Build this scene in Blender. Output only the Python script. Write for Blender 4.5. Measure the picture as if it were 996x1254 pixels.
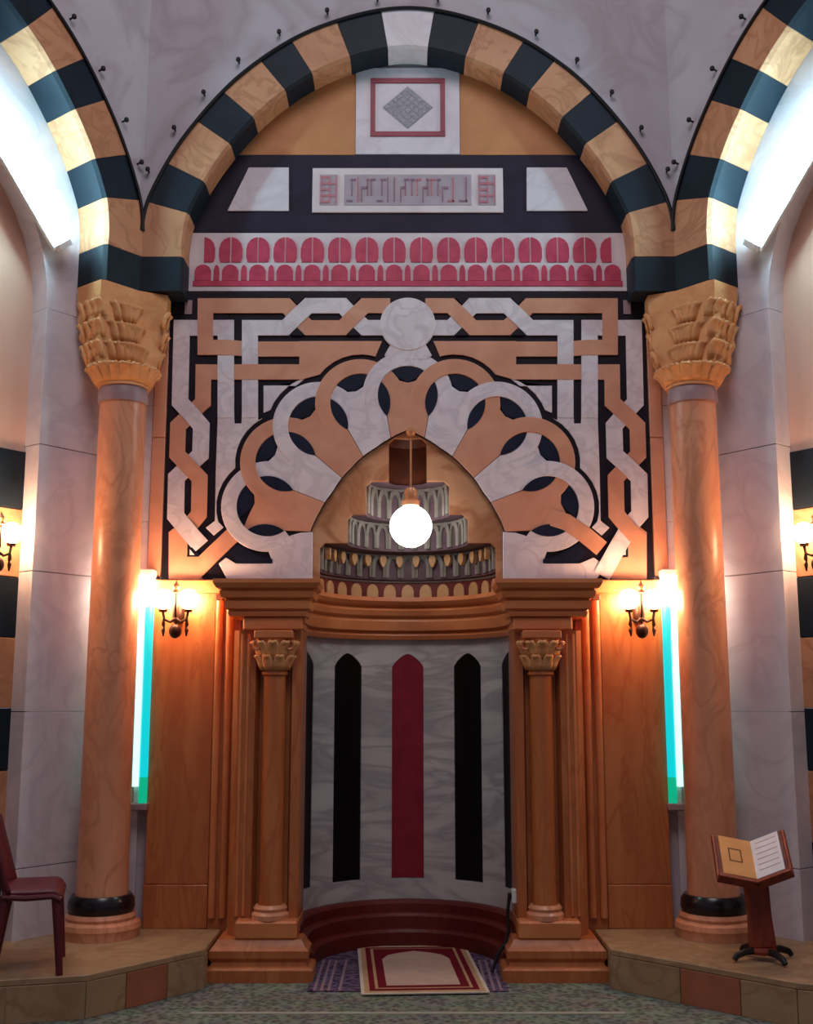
import bpy, bmesh, math, random
from mathutils import Vector

# ------------------------------------------------------------------ camera, world, exposure
for o in list(bpy.data.objects):
    bpy.data.objects.remove(o)
S = bpy.context.scene
R_ = math.radians
COL = S.collection
FPX, PITCH = 1380.0, math.atan(231 / 1380.0)
cam_d = bpy.data.cameras.new('camera')
cam_d.sensor_fit = 'HORIZONTAL'
cam_d.sensor_width = 36.0
cam_d.lens = FPX * 36.0 / 996.0
cam_d.shift_x = -1.5 / 996.0
cam = bpy.data.objects.new('camera', cam_d)
COL.objects.link(cam)
cam.location = (0, -6.5, 1.42)
cam.rotation_euler = (math.pi / 2 + PITCH, 0, 0)
S.camera = cam

W = bpy.data.worlds.new('hall_ambient')
S.world = W
W.use_nodes = True
W.node_tree.nodes['Background'].inputs[0].default_value = (0.80, 0.74, 0.86, 1)
W.node_tree.nodes['Background'].inputs[1].default_value = 0.185

al = bpy.data.lights.new('hall_top_fill', 'AREA')  # unseen soft fill added overhead, lights the upper walls more than the floor
al.shape = 'DISK'; al.size = 3.0; al.energy = 120; al.color = (1.0, 0.92, 0.96)
alo = bpy.data.objects.new('hall_top_fill', al); COL.objects.link(alo)
alo.location = (0, -4.6, 7.6)
alo.rotation_euler = (R_(28), 0, 0)

S.view_settings.view_transform = 'Standard'
S.view_settings.look = 'None'
S.view_settings.gamma = 1.0
S.view_settings.use_curve_mapping = False
S.view_settings.exposure = 0.0

rnd = random.Random(7)
R = math.radians

# ------------------------------------------------------------------ materials
def lin(c):
    out = []
    for v in c:
        v /= 255.0
        out.append(v / 12.92 if v <= 0.04045 else ((v + 0.055) / 1.055) ** 2.4)
    return tuple(out) + (1,)

def new_mat(name):
    m = bpy.data.materials.new(name)
    m.use_nodes = True
    return m, m.node_tree.nodes, m.node_tree.links

def stone(name, c1, c2, scale=3.0, stretch=(1, 1, 1), rough=0.4, veins=None, vein_scale=2.0, bump=0.1, spec=0.4, fine=18.0, vein_width=0.07):
    """two tones of a stone mixed by noise, with optional thin veins"""
    m, N, L = new_mat(name)
    b = N['Principled BSDF']
    b.inputs['Roughness'].default_value = rough
    b.inputs['Specular IOR Level'].default_value = spec
    g = N.new('ShaderNodeNewGeometry')
    mp = N.new('ShaderNodeMapping'); mp.inputs['Scale'].default_value = stretch
    L.new(g.outputs['Position'], mp.inputs['Vector'])
    n1 = N.new('ShaderNodeTexNoise'); n1.inputs['Scale'].default_value = scale; n1.inputs['Detail'].default_value = 6
    n1.inputs['Distortion'].default_value = 0.6
    L.new(mp.outputs[0], n1.inputs['Vector'])
    r = N.new('ShaderNodeValToRGB')
    r.color_ramp.elements[0].position = 0.32; r.color_ramp.elements[1].position = 0.68
    r.color_ramp.elements[0].color = lin(c1); r.color_ramp.elements[1].color = lin(c2)
    L.new(n1.outputs['Fac'], r.inputs['Fac'])
    col = r.outputs['Color']
    if veins:
        n2 = N.new('ShaderNodeTexNoise'); n2.inputs['Scale'].default_value = vein_scale; n2.inputs['Detail'].default_value = 5
        n2.inputs['Distortion'].default_value = 1.4
        L.new(mp.outputs[0], n2.inputs['Vector'])
        v = N.new('ShaderNodeValToRGB')
        e = v.color_ramp.elements
        e[0].position = 0.5 - vein_width; e[0].color = (0, 0, 0, 1)
        e[1].position = 0.5 + vein_width; e[1].color = (0, 0, 0, 1)
        x = e.new(0.5); x.color = (1, 1, 1, 1)
        L.new(n2.outputs['Fac'], v.inputs['Fac'])
        mx = N.new('ShaderNodeMix'); mx.data_type = 'RGBA'
        L.new(v.outputs['Color'], mx.inputs[0]); L.new(col, mx.inputs[6]); mx.inputs[7].default_value = lin(veins)
        col = mx.outputs[2]
    L.new(col, b.inputs['Base Color'])
    n3 = N.new('ShaderNodeTexNoise'); n3.inputs['Scale'].default_value = fine; n3.inputs['Detail'].default_value = 4
    L.new(mp.outputs[0], n3.inputs['Vector'])
    bp = N.new('ShaderNodeBump'); bp.inputs['Strength'].default_value = bump; bp.inputs['Distance'].default_value = 0.01
    L.new(n3.outputs['Fac'], bp.inputs['Height']); L.new(bp.outputs[0], b.inputs['Normal'])
    return m

def plain(name, c, rough=0.5, metal=0.0, spec=0.5):
    m, N, L = new_mat(name)
    b = N['Principled BSDF']
    b.inputs['Roughness'].default_value = rough
    b.inputs['Metallic'].default_value = metal
    b.inputs['Specular IOR Level'].default_value = spec
    n = N.new('ShaderNodeTexNoise'); n.inputs['Scale'].default_value = 14; n.inputs['Detail'].default_value = 4
    g = N.new('ShaderNodeNewGeometry'); L.new(g.outputs['Position'], n.inputs['Vector'])
    r = N.new('ShaderNodeValToRGB')
    a = lin(c)
    r.color_ramp.elements[0].color = tuple(v * 0.82 for v in a[:3]) + (1,)
    r.color_ramp.elements[1].color = tuple(min(1, v * 1.15) for v in a[:3]) + (1,)
    L.new(n.outputs['Fac'], r.inputs['Fac']); L.new(r.outputs['Color'], b.inputs['Base Color'])
    return m

def glow(name, rgb, strength):
    m, N, L = new_mat(name)
    b = N['Principled BSDF']
    b.inputs['Base Color'].default_value = tuple(0.35 * v for v in rgb) + (1,)
    b.inputs['Emission Color'].default_value = tuple(rgb) + (1,)
    b.inputs['Emission Strength'].default_value = strength
    return m

def carpet_mat(name, c1, c2, c3, scale):
    m, N, L = new_mat(name)
    b = N['Principled BSDF']; b.inputs['Roughness'].default_value = 0.95
    b.inputs['Specular IOR Level'].default_value = 0.1
    g = N.new('ShaderNodeNewGeometry')
    w = N.new('ShaderNodeTexVoronoi'); w.inputs['Scale'].default_value = scale
    L.new(g.outputs['Position'], w.inputs['Vector'])
    r = N.new('ShaderNodeValToRGB'); r.color_ramp.interpolation = 'LINEAR'
    e = r.color_ramp.elements
    e[0].position = 0.15; e[0].color = lin(c3); e[1].position = 0.7; e[1].color = lin(c2)
    x = e.new(0.4); x.color = lin(c1)
    L.new(w.outputs['Distance'], r.inputs['Fac'])
    n = N.new('ShaderNodeTexNoise'); n.inputs['Scale'].default_value = 9; n.inputs['Detail'].default_value = 5
    L.new(g.outputs['Position'], n.inputs['Vector'])
    mx = N.new('ShaderNodeMix'); mx.data_type = 'RGBA'; mx.blend_type = 'MULTIPLY'; mx.inputs[0].default_value = 0.7
    L.new(r.outputs['Color'], mx.inputs[6]); L.new(n.outputs['Color'], mx.inputs[7])
    hs = N.new('ShaderNodeHueSaturation'); hs.inputs['Saturation'].default_value = 0.8; hs.inputs['Value'].default_value = 1.5
    L.new(mx.outputs[2], hs.inputs['Color'])
    L.new(hs.outputs[0], b.inputs['Base Color'])
    n2 = N.new('ShaderNodeTexNoise'); n2.inputs['Scale'].default_value = 260
    L.new(g.outputs['Position'], n2.inputs['Vector'])
    bp = N.new('ShaderNodeBump'); bp.inputs['Strength'].default_value = 0.5; bp.inputs['Distance'].default_value = 0.004
    L.new(n2.outputs['Fac'], bp.inputs['Height']); L.new(bp.outputs[0], b.inputs['Normal'])
    return m

M = {}
M['plaster'] = stone('white_plaster', (176, 167, 176), (190, 181, 189), 1.6, rough=0.75, bump=0.12, spec=0.2, veins=(172, 160, 168), vein_scale=1.2)
M['pink'] = stone('pink_plaster', (214, 168, 148), (226, 184, 166), 1.2, rough=0.8, bump=0.08, spec=0.15)
M['white_stone'] = stone('white_marble', (208, 198, 206), (216, 206, 213), 3.2, rough=0.45, veins=(202, 191, 200), vein_scale=2.3)
M['strap_white'] = stone('strap_white_marble', (214, 200, 206), (228, 216, 222), 7, rough=0.35, veins=(206, 192, 200), vein_scale=4.5)
M['strap_peach'] = stone('strap_peach_stone', (200, 136, 108), (214, 152, 124), 6, rough=0.4)
M['black'] = stone('black_stone', (20, 12, 22), (30, 20, 34), 6, rough=0.5, bump=0.05, spec=0.2)
M['leaf_black'] = stone('blue_black_stone', (16, 18, 36), (26, 30, 54), 6, rough=0.45, bump=0.05, spec=0.2)
M['dark_v'] = stone('dark_basalt', (18, 27, 37), (27, 38, 50), 4, rough=0.55, bump=0.1, spec=0.22)
M['tan_v'] = stone('tan_voussoir_stone', (182, 124, 88), (200, 144, 108), 3.5, rough=0.55, bump=0.2, veins=(172, 116, 82), vein_scale=4)
M['tymp'] = stone('tympanum_orange_stone', (180, 112, 66), (200, 134, 84), 3, rough=0.55, bump=0.15)
M['orange'] = stone('honey_marble', (170, 94, 52), (192, 118, 70), 2.4, stretch=(3, 3, 0.7), rough=0.34, veins=(172, 94, 52), vein_scale=2.2, bump=0.06, vein_width=0.06)
M['orange2'] = stone('honey_marble_moulding', (196, 112, 68), (212, 134, 84), 3, stretch=(1, 1, 2), rough=0.35, bump=0.06)
M['column'] = stone('rose_honey_marble', (204, 136, 102), (218, 152, 118), 2.6, stretch=(2, 2, 0.9), rough=0.32, veins=(196, 128, 96), vein_scale=2.8, bump=0.05)
M['capital'] = stone('carved_honey_stone', (208, 142, 90), (224, 162, 108), 9, rough=0.6, bump=0.6, fine=24)
M['neck'] = stone('mauve_grey_stone', (140, 112, 120), (168, 138, 140), 6, rough=0.4)
M['ring_black'] = plain('black_polished_stone', (18, 16, 22), 0.25)
M['red'] = stone('red_stone_inlay', (172, 38, 72), (198, 60, 92), 14, rough=0.45, bump=0.05)
M['frieze_white'] = stone('frieze_white_marble', (206, 190, 194), (222, 208, 212), 4, rough=0.45)
M['band_dark'] = stone('dark_slate_band', (28, 22, 40), (40, 34, 54), 5, rough=0.55, spec=0.2)
M['insc_grey'] = stone('inscription_grey', (160, 146, 160), (176, 160, 170), 8, rough=0.5)
M['insc_line'] = stone('inscription_mauve', (128, 96, 118), (146, 106, 122), 12, rough=0.5)
M['insc_red'] = stone('inscription_rose', (176, 98, 112), (186, 118, 128), 12, rough=0.5)
M['diamond'] = stone('grey_diamond_mosaic', (112, 118, 132), (166, 160, 170), 60, rough=0.5)
M['dark_red'] = stone('dark_red_stone', (128, 26, 52), (146, 40, 62), 8, rough=0.45)
M['niche_marble'] = stone('grey_streaked_marble', (182, 176, 177), (206, 200, 199), 1.6, stretch=(0.8, 0.8, 3.6), rough=0.4, veins=(162, 156, 159), vein_scale=1.3, vein_width=0.09)
M['niche_black'] = plain('black_marble_panel', (9, 7, 10), 0.3, spec=0.3)
M['niche_red'] = stone('crimson_marble_panel', (128, 12, 38), (146, 24, 50), 10, rough=0.35)
M['niche_base'] = stone('red_brown_base', (84, 24, 18), (104, 34, 24), 4, rough=0.4)
M['tile_grey'] = stone('hood_grey_green', (126, 124, 116), (152, 146, 140), 12, rough=0.5)
M['tile_core'] = stone('hood_mauve_core', (92, 70, 84), (112, 88, 98), 14, rough=0.55)
M['tile_red'] = stone('hood_red_brown', (112, 46, 46), (134, 58, 54), 12, rough=0.5)
M['tile_cream'] = stone('hood_cream', (214, 164, 112), (228, 182, 132), 10, rough=0.5)
M['hood_brown'] = stone('hood_dark_brown', (92, 44, 26), (112, 58, 34), 10, rough=0.5)
M['hood_peach'] = stone('hood_peach_plate', (198, 138, 98), (216, 160, 118), 4, rough=0.45, veins=(176, 112, 72), vein_scale=2)
M['bronze'] = plain('dark_bronze', (64, 40, 30), 0.4, 0.7)
M['iron'] = plain('black_iron', (22, 20, 24), 0.5, 0.3)
M['white_enamel'] = plain('white_enamel', (214, 214, 216), 0.4)
M['copper'] = plain('copper_socket', (206, 138, 96), 0.35, 0.3)
M['chair'] = plain('wine_red_plastic', (88, 14, 30), 0.4)
M['lectern'] = stone('red_brown_wood', (112, 40, 26), (134, 54, 34), 6, stretch=(4, 4, 1), rough=0.45)
M['book_cover'] = plain('dark_red_leather', (92, 22, 34), 0.5)
M['page_tan'] = plain('tan_page', (206, 150, 92), 0.7)
M['page_white'] = plain('white_page', (214, 216, 226), 0.7)
M['ink'] = plain('brown_ink', (104, 64, 36), 0.7)
M['carpet'] = carpet_mat('green_grey_carpet', (92, 102, 90), (122, 126, 114), (84, 62, 66), 34)
M['carpet_stripe'] = plain('pale_green_carpet_line', (150, 152, 138), 0.95, spec=0.1)
M['mat_purple'] = carpet_mat('purple_mat', (74, 56, 92), (108, 84, 112), (50, 26, 46), 30)
M['mat_stripe'] = plain('mauve_mat_stripe', (142, 116, 128), 0.95, spec=0.1)
M['rug_cream'] = plain('rug_cream', (198, 166, 148), 0.95, spec=0.1)
M['rug_red'] = plain('rug_deep_red', (112, 26, 38), 0.95, spec=0.1)
M['rug_tan'] = plain('rug_tan', (186, 146, 112), 0.95, spec=0.1)
M['rug_pale'] = plain('rug_pale_edge', (204, 190, 172), 0.95, spec=0.1)
M['plat_tan'] = stone('platform_tan_marble', (152, 122, 92), (168, 138, 106), 3, rough=0.45, veins=(144, 112, 82), vein_scale=3)
M['plat_red'] = stone('platform_red_stone', (146, 84, 60), (166, 100, 72), 4, rough=0.45)
M['joint'] = plain('joint_grey', (150, 138, 142), 0.8)
M['lit_warm'] = glow('warm_lamp_glass', (1.0, 0.60, 0.33), 72)
M['lit_globe'] = glow('globe_glass', (1.0, 0.93, 0.86), 7)
M['lit_tube'] = glow('cool_tube', (0.48, 0.90, 1.0), 95)
M['lit_green'] = glow('teal_wall_glow', (0.0, 0.60, 0.66), 1.0)  # emission stands in for the teal light on the wall strip
M['lit_green2'] = glow('green_wall_glow', (0.0, 0.50, 0.27), 0.8)
M['lit_pale'] = glow('pale_cyan_tube', (0.5, 1.0, 0.92), 1.6)
M['lit_white'] = glow('white_lamp', (1.0, 0.84, 0.66), 40)

# ------------------------------------------------------------------ object helpers
WL = {}
def wloc(p):
    return WL.get(p.name, Vector((0, 0, 0))) if p else Vector((0, 0, 0))

def tag(o, label=None, cat=None, group=None, kind=None):
    if label: o['label'] = label
    if cat: o['category'] = cat
    if group: o['group'] = group
    if kind: o['kind'] = kind
    return o

def thing(name, loc, label, cat=None, group=None, kind=None):
    o = bpy.data.objects.new(name, None)
    o.empty_display_size = 0.1
    COL.objects.link(o)
    o.location = loc
    WL[o.name] = Vector(loc)
    return tag(o, label, cat, group, kind)

def link(name, me, mat, parent, world_loc=None):
    o = bpy.data.objects.new(name, me)
    if mat is not None and not me.materials:
        me.materials.append(M[mat])
    COL.objects.link(o)
    base = wloc(parent)
    if parent: o.parent = parent
    if world_loc is not None:
        o.location = Vector(world_loc) - base
        WL[o.name] = Vector(world_loc)
    else:
        WL[o.name] = base.copy()
    return o

def mesh(name, verts, faces, mat, parent=None, smooth=False, bevel=0.0, recalc=True, seg=1, sub=0):
    """world-space verts -> one mesh object under parent"""
    base = wloc(parent)
    bm = bmesh.new()
    vs = [bm.verts.new(Vector(v) - base) for v in verts]
    for f in faces:
        try: bm.faces.new([vs[i] for i in f])
        except ValueError: pass
    bmesh.ops.remove_doubles(bm, verts=bm.verts, dist=1e-6)
    if recalc: bmesh.ops.recalc_face_normals(bm, faces=bm.faces)
    if bevel > 0:
        es = [e for e in bm.edges if len(e.link_faces) == 2 and e.calc_face_angle(0) > 0.6]
        bmesh.ops.bevel(bm, geom=es, offset=bevel, segments=seg, affect='EDGES', profile=0.5, clamp_overlap=True)
    if smooth:
        for f in bm.faces: f.smooth = True
    me = bpy.data.meshes.new(name); bm.to_mesh(me); bm.free()
    o = link(name, me, mat, parent)
    if smooth and not sub:
        for e in me.edges: pass
        me.set_sharp_from_angle(angle=R(40))
    if sub:
        md = o.modifiers.new('subd', 'SUBSURF'); md.levels = sub; md.render_levels = sub
    return o

def box(name, x0, x1, y0, y1, z0, z1, mat, parent=None, bevel=0.0):
    x0, x1 = sorted((x0, x1))
    v = [(x0, y0, z0), (x1, y0, z0), (x1, y1, z0), (x0, y1, z0), (x0, y0, z1), (x1, y0, z1), (x1, y1, z1), (x0, y1, z1)]
    f = [(0, 1, 2, 3), (4, 5, 6, 7), (0, 1, 5, 4), (1, 2, 6, 5), (2, 3, 7, 6), (3, 0, 4, 7)]
    return mesh(name, v, f, mat, parent, bevel=bevel)

def extrude(name, pts_a, pts_b, mat, parent=None, bevel=0.0, smooth=False):
    """prism between two matching rings of world points"""
    n = len(pts_a)
    v = list(pts_a) + list(pts_b)
    f = [tuple(range(n)), tuple(range(2 * n - 1, n - 1, -1))]
    f += [(i, (i + 1) % n, n + (i + 1) % n, n + i) for i in range(n)]
    return mesh(name, v, f, mat, parent, bevel=bevel, smooth=smooth)

def prism_xz(name, poly, y0, y1, mat, parent=None, bevel=0.0, smooth=False):
    return extrude(name, [(x, y0, z) for x, z in poly], [(x, y1, z) for x, z in poly], mat, parent, bevel, smooth)

def prism_xy(name, poly, z0, z1, mat, parent=None, bevel=0.0):
    return extrude(name, [(x, y, z0) for x, y in poly], [(x, y, z1) for x, y in poly], mat, parent, bevel)

def lathe(name, prof, c, mat, parent=None, seg=40, smooth=True, a0=0.0, a1=2 * math.pi):
    full = abs(a1 - a0 - 2 * math.pi) < 1e-6
    n = seg if full else seg + 1
    v, f = [], []
    for r, z in prof:
        for k in range(n):
            a = a0 + (a1 - a0) * k / seg
            v.append((c[0] + r * math.cos(a), c[1] + r * math.sin(a), c[2] + z))
    m = len(prof)
    for j in range(m - 1):
        for k in range(seg):
            k2 = (k + 1) % n
            f.append((j * n + k, j * n + k2, (j + 1) * n + k2, (j + 1) * n + k))
    if full:
        if prof[0][0] > 1e-5: f.append(tuple(range(n)))
        if prof[-1][0] > 1e-5: f.append(tuple((m - 1) * n + k for k in range(n)))
    return mesh(name, v, f, mat, parent, smooth=smooth)

def tube(name, path, r, mat, parent=None, seg=10, smooth=True):
    pts = [Vector(p) for p in path]
    rs = r if isinstance(r, (list, tuple)) else [r] * len(pts)
    v, f = [], []
    up = None
    for i, p in enumerate(pts):
        t = (pts[min(i + 1, len(pts) - 1)] - pts[max(i - 1, 0)]).normalized()
        if up is None:
            up = Vector((0, 0, 1)) if abs(t.z) < 0.9 else Vector((1, 0, 0))
        a = t.cross(up).normalized(); b = t.cross(a).normalized()
        up = -b if up.dot(-b) > 0 else b
        for k in range(seg):
            w = 2 * math.pi * k / seg
            v.append(p + a * math.cos(w) * rs[i] + b * math.sin(w) * rs[i])
    for i in range(len(pts) - 1):
        for k in range(seg):
            f.append((i * seg + k, i * seg + (k + 1) % seg, (i + 1) * seg + (k + 1) % seg, (i + 1) * seg + k))
    f.append(tuple(range(seg))); f.append(tuple((len(pts) - 1) * seg + k for k in range(seg)))
    return mesh(name, v, f, mat, parent, smooth=smooth)

def ball(name, c, r, mat, parent=None, seg=24, sz=1.0):
    n = 12
    prof = [(r * math.sin(math.pi * i / n), -r * sz * math.cos(math.pi * i / n)) for i in range(n + 1)]
    prof[0] = (0.0, -r * sz); prof[-1] = (0.0, r * sz)
    return lathe(name, prof, c, mat, parent, seg)

def sweep(name, path, prof, mat, parent=None, closed_profile=True, smooth=False):
    """profile (offset, z) swept along a plan polyline with mitred corners; offset grows to the right of travel"""
    n = len(path)
    v, f = [], []
    for i, p in enumerate(path):
        d1 = Vector((path[i][0] - path[i - 1][0], path[i][1] - path[i - 1][1])).normalized() if i else None
        d2 = Vector((path[i + 1][0] - p[0], path[i + 1][1] - p[1])).normalized() if i < n - 1 else None
        d1 = d1 or d2; d2 = d2 or d1
        n1 = Vector((d1.y, -d1.x)); n2 = Vector((d2.y, -d2.x))
        mi = (n1 + n2).normalized(); mi = mi / max(0.35, mi.dot(n1))
        for o, z in prof: v.append((p[0] + mi.x * o, p[1] + mi.y * o, z))
    m = len(prof)
    for i in range(n - 1):
        for j in range(m if closed_profile else m - 1):
            j2 = (j + 1) % m
            f.append((i * m + j, i * m + j2, (i + 1) * m + j2, (i + 1) * m + j))
    if closed_profile:
        f.append(tuple(range(m))); f.append(tuple((n - 1) * m + j for j in range(m)))
    return mesh(name, v, f, mat, parent, smooth=smooth)

# ------------------------------------------------------------------ frames of the three visible walls
ALPHA = R(52)
CA, SA = math.cos(ALPHA), math.sin(ALPHA)
VX, VY = 1.58, -0.18                       # corner where the wall faces meet
def side_frame(s):
    return lambda u, w, z: (s * (VX + u * CA + w * SA), VY - u * SA + w * CA, z)
def back_frame(u, w, z):
    return (u - VX, VY + w, z)
D_BACK, D_SIDE = 0.18, 0.245               # depth of the arched recesses

# ------------------------------------------------------------------ floor
fl = mesh('floor', [(-7, -9, 0), (7, -9, 0), (7, 2, 0), (-7, 2, 0), (-7, -9, -.1), (7, -9, -.1), (7, 2, -.1), (-7, 2, -.1)],
          [(0, 1, 2, 3), (4, 5, 6, 7), (0, 1, 5, 4), (1, 2, 6, 5), (2, 3, 7, 6), (3, 0, 4, 7)], 'carpet')
tag(fl, 'green grey patterned carpet covering the hall floor', kind='structure')
for k, (y0, y1) in enumerate(((-1.02, -0.985), (-1.32, -1.29), (-2.2, -2.16))):
    box('carpet_line', -1.0 if k == 0 else -1.3, 1.0 if k == 0 else 1.3, y0, y1, 0.0, 0.003, 'carpet_stripe', fl)

# ------------------------------------------------------------------ arch profile
EXT = [(-1.58, 3.79), (-1.58, 4.0), (-1.577, 4.15), (-1.528, 4.40), (-1.326, 4.785), (-0.991, 5.182), (-0.548, 5.475), (0, 5.607)]
def catmull(P, n=14):
    out = []
    Q = [P[0]] + P + [(0.548, 5.475)]
    for i in range(1, len(Q) - 2):
        p0, p1, p2, p3 = [Vector(q) for q in Q[i - 1:i + 3]]
        for k in range(n):
            t = k / n
            out.append(0.5 * ((2 * p1) + (p2 - p0) * t + (2 * p0 - 5 * p1 + 4 * p2 - p3) * t * t + (3 * p1 - p0 - 3 * p2 + p3) * t ** 3))
    out.append(Vector(P[-1]))
    return out
HALF = catmull(EXT)
CURVE = HALF + [Vector((-p.x, p.y)) for p in HALF[-2::-1]]
LEN = [0.0]
for a, b in zip(CURVE, CURVE[1:]): LEN.append(LEN[-1] + (b - a).length)
TOT = LEN[-1]
def curve_at(s):
    s = min(max(s, 0), TOT)
    for i in range(len(LEN) - 1):
        if LEN[i + 1] >= s - 1e-9:
            t = (s - LEN[i]) / max(1e-9, LEN[i + 1] - LEN[i])
            p = CURVE[i].lerp(CURVE[i + 1], t)
            d = (curve_d(i) * (1 - t) + curve_d(i + 1) * t).normalized()
            return p, d
def curve_d(i):
    a = CURVE[max(0, i - 1)]; b = CURVE[min(len(CURVE) - 1, i + 1)]
    return (b - a).normalized()
AW = 0.255                                  # face width of the voussoirs
def ext_in(s, off):
    p, d = curve_at(s)
    n = Vector((d.y, -d.x))                 # towards the opening
    return p + n * off

def make_arch(fr, depth, label, key_white, group=None):
    base = fr(VX, 0.1, 3.79)
    t = thing('striped_arch', base, label, 'arch', group)
    segs = [43, 70, 54, 65, 49, 61, 46, 61, 57]
    half = sum(segs) + 33.0
    k = TOT / 2 / half
    cuts = [0]
    for q in segs: cuts.append(cuts[-1] + q * k)
    full = cuts + [TOT - c for c in cuts[::-1]]
    for i in range(len(full) - 1):
        s0, s1 = full[i] + 0.0012, full[i + 1] - 0.0012
        idx = i if i < 9 else (18 - i)
        m = 'white_stone' if (i == 9 and key_white) else ('dark_v' if idx % 2 == 0 else 'tan_v')
        if i == 9 and not key_white: m = 'tan_v'
        n = 6
        outer = [ext_in(s0 + (s1 - s0) * j / n, 0.0) for j in range(n + 1)]
        inner = [ext_in(s0 + (s1 - s0) * j / n, AW) for j in range(n + 1)]
        ring = outer + inner[::-1]
        pr = 0.012 + rnd.uniform(-0.002, 0.002)
        ch = 0.014
        # chamfered inner arris: inner edge of the face set back a little
        inner_f = [ext_in(s0 + (s1 - s0) * j / n, AW - ch) for j in range(n + 1)]
        front = [fr(p.x + VX, -pr, p.y) for p in outer + inner_f[::-1]]
        mid = [fr(p.x + VX, 0.0 if j <= n else ch, p.y) for j, p in enumerate(ring)]
        back = [fr(p.x + VX, depth - 0.002, p.y) for p in ring]
        N = len(ring)
        v = front + mid + back
        f = [tuple(range(N)), tuple(range(3 * N - 1, 2 * N - 1, -1))]
        for a in (0, N):
            f += [(a + q, a + (q + 1) % N, a + N + (q + 1) % N, a + N + q) for q in range(N)]
        mesh('voussoir', v, f, m, t)
    # thin dark cable moulding along the outer edge
    path = [fr(p.x + VX, -0.02, p.y) for p in CURVE if p.y > 4.16]
    tube('edge_moulding', path, 0.011, 'iron', t, seg=6)
    return t

def spandrel(name, fr, ztop, u_ext, label, depth):
    """wall face above an arch"""
    v, f = [], []
    pts = CURVE[::2]
    if pts[-1] != CURVE[-1]: pts = pts + [CURVE[-1]]
    ps = [(-VX - 0.0, 4.05)] + [(p.x, p.y) for p in pts if p.y > 4.05] + [(VX, 4.05)]
    n = len(ps)
    for w in (0.0, depth):
        for (x, z) in ps: v.append(fr(x + VX, w, z))
        for (x, z) in ps: v.append(fr(x + VX, w, ztop))
    for i in range(n - 1):
        f.append((i, i + 1, n + i + 1, n + i))
        f.append((2 * n + i, 2 * n + i + 1, 3 * n + i + 1, 3 * n + i))
        f.append((i, i + 1, 2 * n + i + 1, 2 * n + i))
        f.append((n + i, n + i + 1, 3 * n + i + 1, 3 * n + i))
    f.append((0, n, 3 * n, 2 * n)); f.append((n - 1, 2 * n - 1, 4 * n - 1, 3 * n - 1))
    o = mesh(name, v, f, 'plaster')
    return tag(o, label, kind='structure')

ZT = 7.2
spandrel('wall_upper_back', back_frame, ZT, 0, 'white plaster wall above the middle striped arch', D_BACK)
make_arch(back_frame, D_BACK, 'dark and tan striped arch with white keystone framing the tympanum', True)
for s, nm in ((-1, 'left'), (1, 'right')):
    spandrel('wall_upper_' + nm, side_frame(s), ZT, 0, 'white plaster wall above the slanting side arch', D_SIDE)
make_arch(side_frame(-1), D_SIDE, 'striped side arch with blue lit underside springing from column beside the chair', False)
make_arch(side_frame(1), D_SIDE, 'striped side arch with blue lit underside springing from column beside the book stand', False)

# ------------------------------------------------------------------ back recess wall
wb = thing('wall_back', (0, 0.1, 0), 'recessed wall behind the prayer niche with marble strips', kind='structure')
CX = 1.75
box('masonry', -CX - 0.05, CX + 0.05, 0.02, 0.3, 3.2, ZT, 'plaster', wb)
for s in (-1, 1):
    box('masonry', s * 0.66, s * (CX + 0.05), 0.02, 0.3, 0.0, 3.2, 'plaster', wb)
    for z0, z1 in ((0.19, 0.95), (0.953, 1.72), (1.723, 2.45), (2.453, 3.15), (3.153, 3.78)):
        box('marble_slab', s * 1.512, s * CX, 0.0, 0.02, z0, z1, 'white_stone', wb, bevel=0.002)
    for z0, z1 in ((2.13, 2.95), (2.953, 3.78)):
        box('jamb_slab', s * 1.432, s * 1.509, -0.012, 0.02, z0, z1, 'strap_peach', wb, bevel=0.003)

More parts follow.
